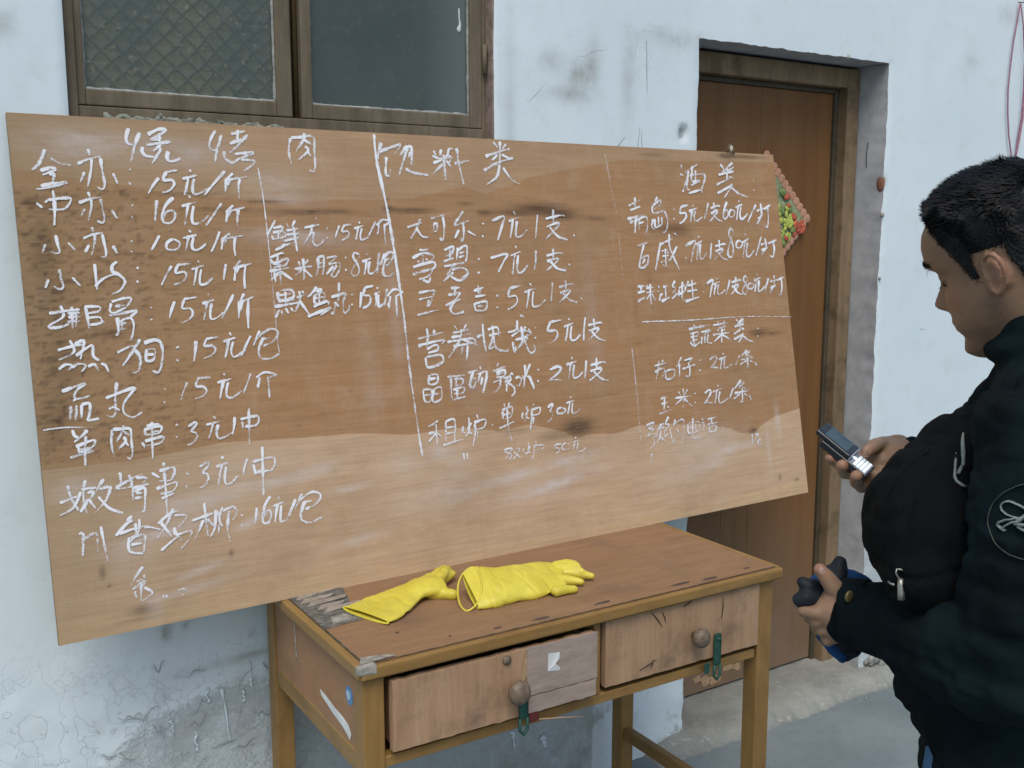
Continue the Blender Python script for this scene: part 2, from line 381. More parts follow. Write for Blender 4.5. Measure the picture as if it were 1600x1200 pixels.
# wall foot: crumbling skirt of mortar in front of the threshold and right of the door
thr=M('threshold_mortar',.9,.15); a=thr.noise(7,6,.65); b=thr.noise(45,5,.7)
t_=thr.mix(thr.ramp(a,[(.35,0),(.65,1)]),(.21,.22,.20),(.31,.32,.29)); t_=thr.mix(thr.ramp(b,[(.58,0),(.7,1)]),t_,(.40,.40,.36)); thr.col(t_); thr.bump(b,.4,.005)
V=[];F=[];xx=np.linspace(1.20,2.40,150); prof=[(0,-.012),(.0,.0),(.006,.012),(.02,.026),(.045,.040),(.075,.045),(.11,.045),(.16,.044),(.22,.044),(.32,.043)]
for i,x in enumerate(xx):
    e=min(1,(x-1.20)/.12,(2.40-x)/.10); e=max(e,0)**.5
    off=.020*(noise.noise((x*6,1.3,0)))+.012*noise.noise((x*30,4,0))
    for (dy,h) in prof:
        yy=-.085+off+dy*(.6+.4*e)
        V.append((x,yy,h*e+.0035*noise.noise((x*25,dy*60,2))*(h>0)-.002))
m_=len(prof)
for i in range(len(xx)-1):
    for k in range(m_-1): F.append((i*m_+k,(i+1)*m_+k,(i+1)*m_+k+1,i*m_+k+1))
pydata('threshold',V,F,thr.m,house,True)
rb=MB()
for i in range(70):
    x=random.gauss(2.27,.07); z=abs(random.gauss(0,.05)); r=random.uniform(.006,.020)
    rb.ell((x,-.004-random.random()*.03*(1-min(1,z/.1)),z),(Vector((r,0,r*.3)),Vector((0,r*.5,0)),Vector((-r*.2,0,r*.8))),7,5)
for i in range(26):
    x=random.uniform(1.25,2.25); r=random.uniform(.002,.007)
    rb.ell((x,-.10+random.gauss(0,.022),r*.3),(Vector((r,0,0)),Vector((0,r*.7,0)),Vector((0,0,r*.5))),6,4)
rb_=rb.build('loose_mortar',thr.m,house,True); tag(rb_,kind='stuff')

# ---------------- window (sashes, panes)
win=MB().box(WX0,WX0+.022,.020,.10,WZ0,2.95).box(WX1-.012,WX1,.028,.10,WZ0,2.95).box(WX0+.022,WX1-.012,.024,.10,WZ0,WZ0+.076).box(WX0+.022,WX1-.012,.02,.10,2.90,2.95).build('window',m_frame,house,False,.002,2)
MB().box(.150,.190,.058,.10,WZ0+.076,2.90).build('mullion',wood('dark_mullion',(.035,.024,.014),(.085,.058,.030),(1,1,.1),16,.6),win)
MB().tube([(.176,.052,WZ0+.07),(.176,.052,2.9)],.007,10).build('mullion_bead',wood('brown_bead',(.10,.065,.03),(.16,.11,.05),(1,1,.1),16,.6),win,True)
ROWS=[1.835,2.50,2.90]
def sash(x0,x1,y,tl,tr,mat_glass,zb,zt,name='window_sash'):
    s=MB().box(x0,x0+tl,y,y+.032,zb,zt).box(x1-tr,x1,y,y+.032,zb,zt).box(x0+tl,x1-tr,y+.001,y+.031,zb,zb+.032).box(x0+tl,x1-tr,y+.001,y+.031,zt-.03,zt).build(name,m_frame,win,False,.003,2)
    # pane with putty bead
    MB().box(x0+tl-.004,x1-tr+.004,y+.014,y+.018,zb+.028,zt-.026).build('pane',mat_glass,win)
    pb=MB(); xa,xb,za,zz=x0+tl,x1-tr,zb+.032,zt-.03
    def bead(p,q,n=60):
        p=Vector(p);q=Vector(q); pts=[];rad=[]
        for i in range(n+1):
            pts.append(p.lerp(q,i/n)); rad.append(.0035+.0035*max(0,noise.noise((p.x*9+i*.35,p.z*7,y*50)))+.0012*random.random())
        pb.tube(pts,rad,6)
    bead((xa,y+.011,za),(xa,y+.011,zz)); bead((xb,y+.011,za),(xb,y+.011,zz)); bead((xa,y+.011,za),(xb,y+.011,za))
    tag(pb.build('putty_bead',m_putty,win,True),kind='stuff')
gl=M('figured_glass',.22,.5)
vm=gl.n('Mapping'); vm.inputs['Rotation'].default_value=(0,R(45),0); vm.inputs['Scale'].default_value=(33,33,33); gl.l(gl.tc.outputs['Object'],vm.inputs[0])
dz=gl.n('TexNoise'); dz.inputs['Scale'].default_value=14; gl.l(gl.tc.outputs['Object'],dz.inputs[0]); dm_=gl.n('VectorMath'); dm_.operation='MULTIPLY_ADD'; gl.l(dz.outputs['Color'],dm_.inputs[0]); dm_.inputs[1].default_value=(.018,.018,.018); gl.l(gl.tc.outputs['Object'],dm_.inputs[2]); gl.l(dm_.outputs[0],vm.inputs[0]); vo=gl.n('TexVoronoi'); vo.inputs['Randomness'].default_value=.12; gl.l(vm.outputs[0],vo.inputs['Vector'])
sp=gl.n('SeparateXYZ'); gl.l(vm.outputs[0],sp.inputs[0])
def tri(o): return gl.math('ABSOLUTE',gl.math('SUBTRACT',gl.math('FRACT',o),.5))
lat=gl.math('MAXIMUM',tri(sp.outputs[0]),tri(sp.outputs[2]))
lat2=gl.math('MINIMUM',tri(sp.outputs[0]),tri(sp.outputs[2]))
nz=gl.noise(5,5,.6); nf=gl.noise(70,4,.7)
cc=gl.mix(gl.ramp(lat,[(.36,0),(.5,1)]),(.115,.125,.090),(.062,.078,.066)); cc=gl.mix(gl.ramp(nz,[(.4,0),(.65,1)]),cc,(.060,.085,.078)); cc=gl.mix(gl.math('MULTIPLY',gl.ramp(nf,[(.58,0),(.72,1)]),.7),cc,(.26,.23,.17))
gl.col(cc); gl.bump(lat,.55,.003); gl.bump(nf,.5,.002)
g2=M('dusty_glass',.14,.5)
nz=g2.noise(3,5,.6); sx=g2.n('SeparateXYZ'); g2.l(g2.tc.outputs['Object'],sx.inputs[0])
dust=g2.math('MULTIPLY',g2.ramp(sx.outputs[0],[(.50,0),(.60,1)]),.5)
c2=g2.mix(g2.ramp(nz,[(.35,0),(.7,1)]),(.040,.058,.055),(.066,.084,.078)); c2=g2.mix(dust,c2,(.16,.19,.19))
n9=g2.noise(40,4,.7); c2=g2.mix(g2.math('MULTIPLY',g2.ramp(n9,[(.55,0),(.75,1)]),.3),c2,(.14,.14,.11)); g2.col(c2); g2.bump(nz,.1,.01)
for (zb,zt) in ((1.833,2.42),(2.432,2.90)):
    sash(WX0+.022,.157,.026,.016,.036,gl.m,zb,zt); sash(.181,WX1-.012,.030,.026,.034,g2.m,zb,zt)
# paint marks on the glass
m_white=plain('old_white_paint',(.66,.70,.70),.8,.2,.15)
MB().tube([on(717,13,(0,1,0),.043),on(717.5,28,(0,1,0),.043),on(719,38,(0,1,0),.043),on(717,47,(0,1,0),.043),on(716.5,51,(0,1,0),.043)],[.0011,.0018,.003,.0066,.002],8,True,.4).build('paint_drip',m_white,win,True)
MB().tube([on(551,166,(0,1,0),.040),on(565,167,(0,1,0),.040),on(580,168,(0,1,0),.040),on(596,168,(0,1,0),.040)],[.001,.0028,.0024,.0008],6,True,.4).build('paint_streak',m_white,win,True)
MB().tube([on(435,26,(0,1,0),.036),on(436,34,(0,1,0),.036),on(438,43,(0,1,0),.036)],[.001,.005,.002],6,True,.4).build('paint_streak',m_white,win,True)
# crusty putty on the sill
cr=MB()
for i in range(420):
    x=random.uniform(-.25,.13); r=random.uniform(.0025,.007); x2=x
    cr.ell((x2,.020-random.random()*.004,1.803+random.gauss(0,.006)),(Vector((r*1.3,0,0)),Vector((0,r*.4,0)),Vector((0,0,r*.8))),6,4)
for i in range(60):
    x=random.uniform(.2,.64); r=random.uniform(.003,.007)
    cr.ell((x,.021,1.796-.00*(x)+random.gauss(0,.003)),(Vector((r*1.6,0,0)),Vector((0,r*.35,0)),Vector((0,0,r*.6))),6,4)
tag(cr.remesh('crumbling_putty',.0022,plain('crusty_putty',(.24,.26,.22),.95,.1,.7,60),win,2),kind='stuff')
# hinge
MB().tube([(WX1-.010,.020,1.965),(WX1-.010,.020,2.035)],.006,8).build('hinge',m_frame,win,True)
MB().box(WX1-.001,WX1+.016,.0005,.03,WZ0,2.6).build('window_reveal',plain('stained_reveal',(.26,.20,.17),.9,.1,.45,30),house)
# dim room behind window and door
MB().box(-1.2,3.6,2.6,2.7,-.1,3.2).box(-1.3,-1.2,.25,2.7,-.1,3.2).box(3.6,3.7,.25,2.7,-.1,3.2).box(-1.3,3.7,.25,2.7,3.2,3.3).build('inner_room',m_dark,house)

# ---------------- door
FY=.112
df=MB().box(2.126,2.185,FY,FY+.11,.04,2.108).box(DX0+.002,DX0+.06,FY,FY+.11,.04,2.108).box(DX0+.06,2.126,FY+.001,FY+.11,2.046,2.108)
dfo=df.build('door_frame',m_doorframe,house,False,.004,2)
m_stop=wood('dark_door_stop',(.055,.045,.028),(.11,.09,.06),(1,1,.1),16,.6,(.02,.02,.015),.7)
MB().box(2.108,2.126,FY+.035,FY+.11,.04,2.046).box(DX0+.06,2.108,FY+.035,FY+.11,2.030,2.045).build('door_stop',m_stop,dfo,False,.002,1)
door=MB().box(DX0+.062,2.108,.158,.198,.050,2.030).build('door',m_door,house,False,.002,1)
seam=MB()
for px in (1145,1190):
    x=on(px,200,(0,1,0),.157).x
    seam.box(x,x+.0022,.1566,.158,.05,2.03)
seam.build_each('veneer_seam',m_doorframe,door)
bare=MB()
for cx,cz,r in ((1.715,.155,.024),(1.70,.115,.03),(1.745,.10,.02),(1.60,.085,.028),(1.64,.078,.03),(1.56,.1,.02)):
    n=13; pts=[]
    for i in range(n):
        a=2*math.pi*i/n; rr_=r*(.65+.5*random.random()); pts.append((cx+rr_*math.cos(a),.1575,cz+rr_*.7*math.sin(a)))
    V=pts+[(p[0],.1562,p[2]) for p in pts]; bare.add(V,[tuple(range(n,2*n))]+[(i,(i+1)%n,n+(i+1)%n,n+i) for i in range(n)])
bare.build_each('bare_patch',m_bare,door)

# ---------------- paper decoration on the door (diamond with scalloped edge)
deco=empty('door_decoration',(1.795,.155,1.618),0,'diamond shaped red and green flower decoration with scalloped pink edge on the brown door','decoration')
c_pink=plain('scalloped_pink_paper',(.55,.30,.20),.7,.2,.25,60); c_green=plain('green_leaf_print',(.20,.30,.09),.6,.3,.5,60); c_yel=plain('yellow_green_print',(.50,.58,.12),.6,.3,.3,50); c_red=plain('red_flower_print',(.55,.13,.07),.6,.3,.4,50); c_mix=plain('sage_print',(.30,.36,.20),.7,.2,.5,70)
n=40;rr_=.196
def dm(t):   # point on the diamond outline
    t=t%4; k=int(t); f=t-k; c=[(1,0),(0,1.0),(-1,0),(0,-1)]; a=c[k]; b=c[(k+1)%4]
    return (a[0]+(b[0]-a[0])*f, a[1]+(b[1]-a[1])*f)
MB().add([(rr_*dm(k)[0],-.006,rr_*dm(k)[1]) for k in range(4)]+[(rr_*dm(k)[0],0,rr_*dm(k)[1]) for k in range(4)],[(0,1,2,3),(4,7,6,5),(0,4,5,1),(1,5,6,2),(2,6,7,3),(3,7,4,0)]).build('paper_backing',c_mix,deco)
sb=MB()
for k in range(44):
    x,z=dm(k/11); sb.ell((x*.200,-.006,z*.200),(Vector((.0155,0,0)),Vector((0,.0022,0)),Vector((0,0,.0155))),10,6)
sb.build_each('scallop',c_pink,deco,True)
for nm,mt,cnt in (('green_leaf',c_green,60),('yellow_leaf',c_yel,60),('red_petal',c_red,40)):
    b_=MB()
    for i in range(cnt):
        while True:
            x,z=random.uniform(-1,1),random.uniform(-1,1)
            if abs(x)+abs(z)<.86: break
        if nm=='red_petal':
            k=random.random(); x,z=(.80+random.uniform(-.1,.1),-.12+random.uniform(-.12,.1)) if i<18 else (x,z)
        if nm=='yellow_leaf' and i<26: x,z=.46+random.uniform(-.1,.14),-.15+random.uniform(-.25,.2)
        a=random.uniform(0,6.28); L_=random.uniform(.009,.018)
        b_.ell((x*rr_,-.009-random.random()*.004,z*rr_),(Vector((math.cos(a)*L_,0,math.sin(a)*L_)),Vector((0,.0018,0)),Vector((-math.sin(a)*L_*.6,0,math.cos(a)*L_*.6))),8,5)
    b_.build_each(nm,mt,deco,True)

# ---------------- cord hanging on the wall
cord=empty('hanging_cord',tuple(on(1595,5,(0,1,0),-.012)),0,'thin faded pink cord looped over a nail, hanging on the white wall above the man','cord')
base=Vector(cord.location)
mc=plain('faded_pink_cord',(.34,.17,.22),.8,.2,.3,80)
pl=[on(x,y,(0,1,0),-.010)-base for x,y in ((1594,6),(1590,30),(1584,62),(1579,100),(1575,140),(1574.5,175),(1576,210),(1580,242),(1583,262))]
pr=[on(x,y,(0,1,0),-.014)-base for x,y in ((1595,6),(1599,40),(1601,90),(1600,140),(1597,185),(1591,220),(1587,244),(1583,262))]
MB().tube(pl,.0028,7).build('cord_strand',mc,cord,True); MB().tube(pr,[.0026,.0026,.003,.004,.006,.0065,.004,.003],7,True,.5).build('cord_strand',mc,cord,True)
MB().tube([Vector((-.012,.002,.002)),Vector((.0,-.004,.001)),Vector((.016,-.010,.006))],.0022,6).build('nail',m_frame,cord,True)

# ================================================================ menu board
LEAN,BYAW,BW,BH,BT=0.18496,0.00621,2.098,1.0232,.012
bux=Vector((math.cos(BYAW),math.sin(BYAW),0)); buz=Vector((-math.sin(BYAW)*math.sin(LEAN),math.cos(BYAW)*math.sin(LEAN),math.cos(LEAN))); buy=buz.cross(bux)
BO=Vector((-.4319,-.2001,.7999))
board=bpy.data.objects.new('menu_board',None); COL.objects.link(board); board.empty_display_size=.05
board.matrix_world=Matrix(((bux.x,buy.x,buz.x,BO.x),(bux.y,buy.y,buz.y,BO.y),(bux.z,buy.z,buz.z,BO.z),(0,0,0,1)))
tag(board,'large plywood sheet with handwritten white chalk menu, leaning on the wall above the desk','menu board')
# front: u along x, v along z, thickness towards +y (the wall)
us=np.linspace(0,BW,421); vs=np.linspace(0,BH,206); U,Vv=np.meshgrid(us,vs); U=U.ravel()*1000; Vv=Vv.ravel()*1000
def interp(pts): pts=sorted(pts); return np.interp(U,[p[0] for p in pts],[p[1] for p in pts])
topc=interp([(0,914),(92,903),(299,872),(474,860),(781,867),(860,872),(954,893),(1000,900),(1064,885),(1200,930),(1330,955),(1500,985),(2098,1000)])
botc=interp([(0,335),(158,334),(353,349),(507,341),(658,336),(785,318),(922,320),(1029,300),(1120,306),(1163,296),(1230,276),(1259,254),(1300,262),(1385,255),(1473,268),(1560,262),(1704,246),(1800,225),(1850,205),(1888,200),(1930,220),(1987,240),(2098,255)])
lowc=interp([(0,42),(120,40),(190,30),(300,52),(391,62),(687,34),(1228,18),(2098,40)])
band=np.clip((Vv-topc)/60,-1,1); low=np.clip((botc-Vv)/60,-1,1); low2=np.clip((lowc-Vv)/60,-1,1)
dark=np.zeros_like(U)
def sp(cu,cv,ru,rv,s):
    global dark
    dark=dark+s*np.exp(-(((U-cu)/ru)**2+((Vv-cv)/rv)**2)*1.6)
for q in ((300,872,130,6,.5),(500,858,60,5,.9),(420,840,110,7,.5),(560,836,90,9,.75),(660,838,60,9,.6),(860,842,70,9,1.0),(790,846,16,9,1.0),(790,868,8,5,.8),(1000,860,30,6,.7),(1050,838,26,9,.8),(1220,850,110,22,1.0),(1290,832,60,18,.9),(1400,826,60,8,.7),(1130,838,70,9,.7),(1620,800,90,16,.55),(1690,795,60,25,.6),(1270,285,62,28,1.3),(1180,270,60,12,.55),(1085,295,60,12,.45),(1957,491,50,17,.9),(2030,486,50,8,.5),(1500,488,26,6,.35),(1895,208,24,12,1.0),(90,124,9,17,.8),(100,96,5,5,.9),(160,38,34,14,.8),(345,118,7,12,.7),(147,590,34,10,.8),(190,600,14,4,.5),(1985,60,9,12,.7),(2055,44,14,8,.7),(1560,650,14,60,.3),(1500,590,12,90,.25),(1900,1012,45,9,1.1),(1990,1012,80,7,.8),(1620,1004,60,7,.5),(700,650,16,22,.35),(40,760,30,110,.45),(60,560,40,150,.35),(30,420,30,60,.4),(150,20,80,5,.4),(30,850,18,12,.6)): sp(*q)
flk=fbm(np.c_[U/13,Vv/3.6],1,3,3)       # dark flecks of the left third
left=np.clip((560-U)/350,0,1)*(Vv<880)*(Vv>345); dark=dark+left*np.clip((flk-.585)*9,0,1)*.52+left*.13*np.clip((260-U)/200,0,1)
flk2=fbm(np.c_[U/26,Vv/5],1,3,8); dark=dark+(Vv<880)*(Vv>345)*np.clip((flk2-.70)*6,0,1)*.35
dust=np.zeros_like(U)
def du(cu,cv,ru,rv,s,ang=0):
    global dust
    ca,sa=math.cos(ang),math.sin(ang); a=(U-cu)*ca+(Vv-cv)*sa; b=-(U-cu)*sa+(Vv-cv)*ca
    dust=dust+s*np.exp(-((a/ru)**2+(b/rv)**2)*1.5)
for q in ((120,970,120,40,.5,0),(330,960,160,40,.35,0),(520,900,40,90,.35,1.5),(560,780,22,130,.55,1.5),(300,235,160,26,.5,.1),(400,300,180,30,.25,.05),(230,185,120,14,.5,.15),(480,255,110,14,.45,.05),(150,150,60,60,.25,0),(400,180,60,10,.7,.35),(820,170,160,40,.3,0),(760,250,70,40,.35,0),(1150,150,160,50,.25,0),(900,230,60,80,.25,0),(640,100,90,14,.35,.1),(1300,180,120,30,.25,0),(60,290,60,30,.4,0),(180,40,20,30,.35,0),(1700,200,160,50,.35,0),(1600,120,120,40,.25,0),(780,620,20,220,.25,.0),(980,500,40,160,.2,0),(1350,560,30,200,.18,0),(2000,230,12,60,.5,0),(1950,150,10,80,.4,0),(280,95,60,10,.5,.2),(700,455,30,140,.18,0),(560,860,16,60,.3,1.5),(1060,130,120,12,.35,.1),(1050,185,120,16,.5,.12),(1230,205,110,14,.55,.1),(1180,150,90,14,.5,.1),(1800,165,110,16,.5,.12),(1720,130,70,14,.45,.1),(560,270,60,16,.4,.1),(620,215,80,10,.5,.1),(250,60,90,8,.5,.1),(860,270,40,30,.4,0)): du(*q)
Yb=-.0006*np.clip(-band*8,0,1)*0+.0004*(fbm(np.c_[U/60,Vv/60],1,3,2)-.5)
V=[(U[i]/1000,Yb[i],Vv[i]/1000) for i in range(len(U))]; nu=len(us); nv=len(vs)
F=[(j*nu+i,j*nu+i+1,(j+1)*nu+i+1,(j+1)*nu+i) for j in range(nv-1) for i in range(nu-1)]
bm_=M('plywood_veneer',.9,.08)
grain=bm_.noise(10,8,.68,(.35,1,5.0),dist=.8); gf=bm_.noise(60,5,.7,(.12,1,3.0)); vstr=bm_.noise(60,3,.6,(3.2,1,.10)); big=bm_.noise(2.6,4,.6,(.7,1,2.2)); fine=bm_.noise(240,3,.7)
jag=bm_.math('MULTIPLY',bm_.math('SUBTRACT',bm_.noise(26,5,.7,(.5,1,1.5)),.5),.12)
mid=bm_.mix(bm_.ramp(grain,[(.32,0),(.68,1)]),(.335,.192,.092),(.425,.262,.138))
mid=bm_.mix(bm_.math('MULTIPLY',bm_.ramp(big,[(.35,0),(.7,1)]),.5),mid,(.40,.225,.110))
top=bm_.mix(bm_.ramp(grain,[(.32,0),(.68,1)]),(.385,.255,.145),(.445,.305,.180))
bot=bm_.mix(bm_.ramp(grain,[(.32,0),(.68,1)]),(.50,.345,.215),(.575,.415,.268))
edge_=bm_.mix(bm_.ramp(grain,[(.32,0),(.68,1)]),(.53,.375,.215),(.60,.44,.26))
fb=bm_.ramp(bm_.math('ADD',bm_.at('band'),jag),[(.485,0),(.515,1)])
def thresh(a): 
    x=bm_.n('MapRange'); x.inputs['From Min'].default_value=-.02; x.inputs['From Max'].default_value=.02; bm_.l(bm_.math('ADD',a,jag),x.inputs[0]); return x.outputs[0]
c=bm_.mix(thresh(bm_.at('band')),mid,top); c=bm_.mix(thresh(bm_.at('low')),c,bot); c=bm_.mix(bm_.math('MULTIPLY',thresh(bm_.at('low2')),.75),c,edge_)
bl1=bm_.noise(3.5,6,.7); bl2=bm_.noise(13,6,.72); c=bm_.mix(bm_.math('MULTIPLY',bm_.ramp(bl1,[(.45,0),(.68,1)]),.38),c,(.27,.19,.12)); c=bm_.mix(bm_.math('MULTIPLY',bm_.ramp(bl2,[(.52,0),(.72,1)]),.25),c,(.55,.44,.34)); xx=bm_.n('SeparateXYZ'); bm_.l(bm_.tc.outputs['Object'],xx.inputs[0])
c=bm_.mix(bm_.math('MULTIPLY',bm_.ramp(xx.outputs[0],[(0,1),(.52,0)]),.50),c,(.27,.205,.115))
c=bm_.mix(bm_.math('MULTIPLY',bm_.ramp(gf,[(.4,0),(.8,1)]),.35),c,(.20,.10,.05))
c=bm_.mix(bm_.math('MULTIPLY',bm_.ramp(vstr,[(.5,0),(.7,1)]),.07),c,(.60,.45,.32))
dk=bm_.math('MULTIPLY',bm_.at('dark'),bm_.math('ADD',bm_.math('MULTIPLY',gf,1.1),.22),None,True)
c=bm_.mix(bm_.ramp(dk,[(.05,0),(.85,.80)]),c,(.060,.040,.030))
dd=bm_.math('MULTIPLY',bm_.at('dust'),bm_.ramp(bm_.noise(18,6,.75,(.6,1,2.0)),[(.3,.1),(.65,1)]))
c=bm_.mix(dd,c,(.62,.60,.60)); c=bm_.mix(bm_.math('MULTIPLY',bm_.ramp(fine,[(.6,0),(.75,1)]),.12),c,(.6,.5,.4))
bm_.col(c); bm_.bump(gf,.12,.002); bm_.bump(bm_.at('band'),.0,.001)
pf=pydata('plywood_face',V,F,bm_.m,board,True)
for nme,vv in (('band',band),('low',low),('low2',low2),('dark',np.clip(dark,0,1)),('dust',np.clip(dust,0,.8))): attr(pf.data,nme,vv)
m_edge=wood('plywood_edge',(.20,.13,.075),(.36,.25,.15),(.2,1,14),30,.8,(.08,.05,.03),.5)
MB().box(0,BW,.0008,BT,0,BH).build('plywood_core',m_edge,board)

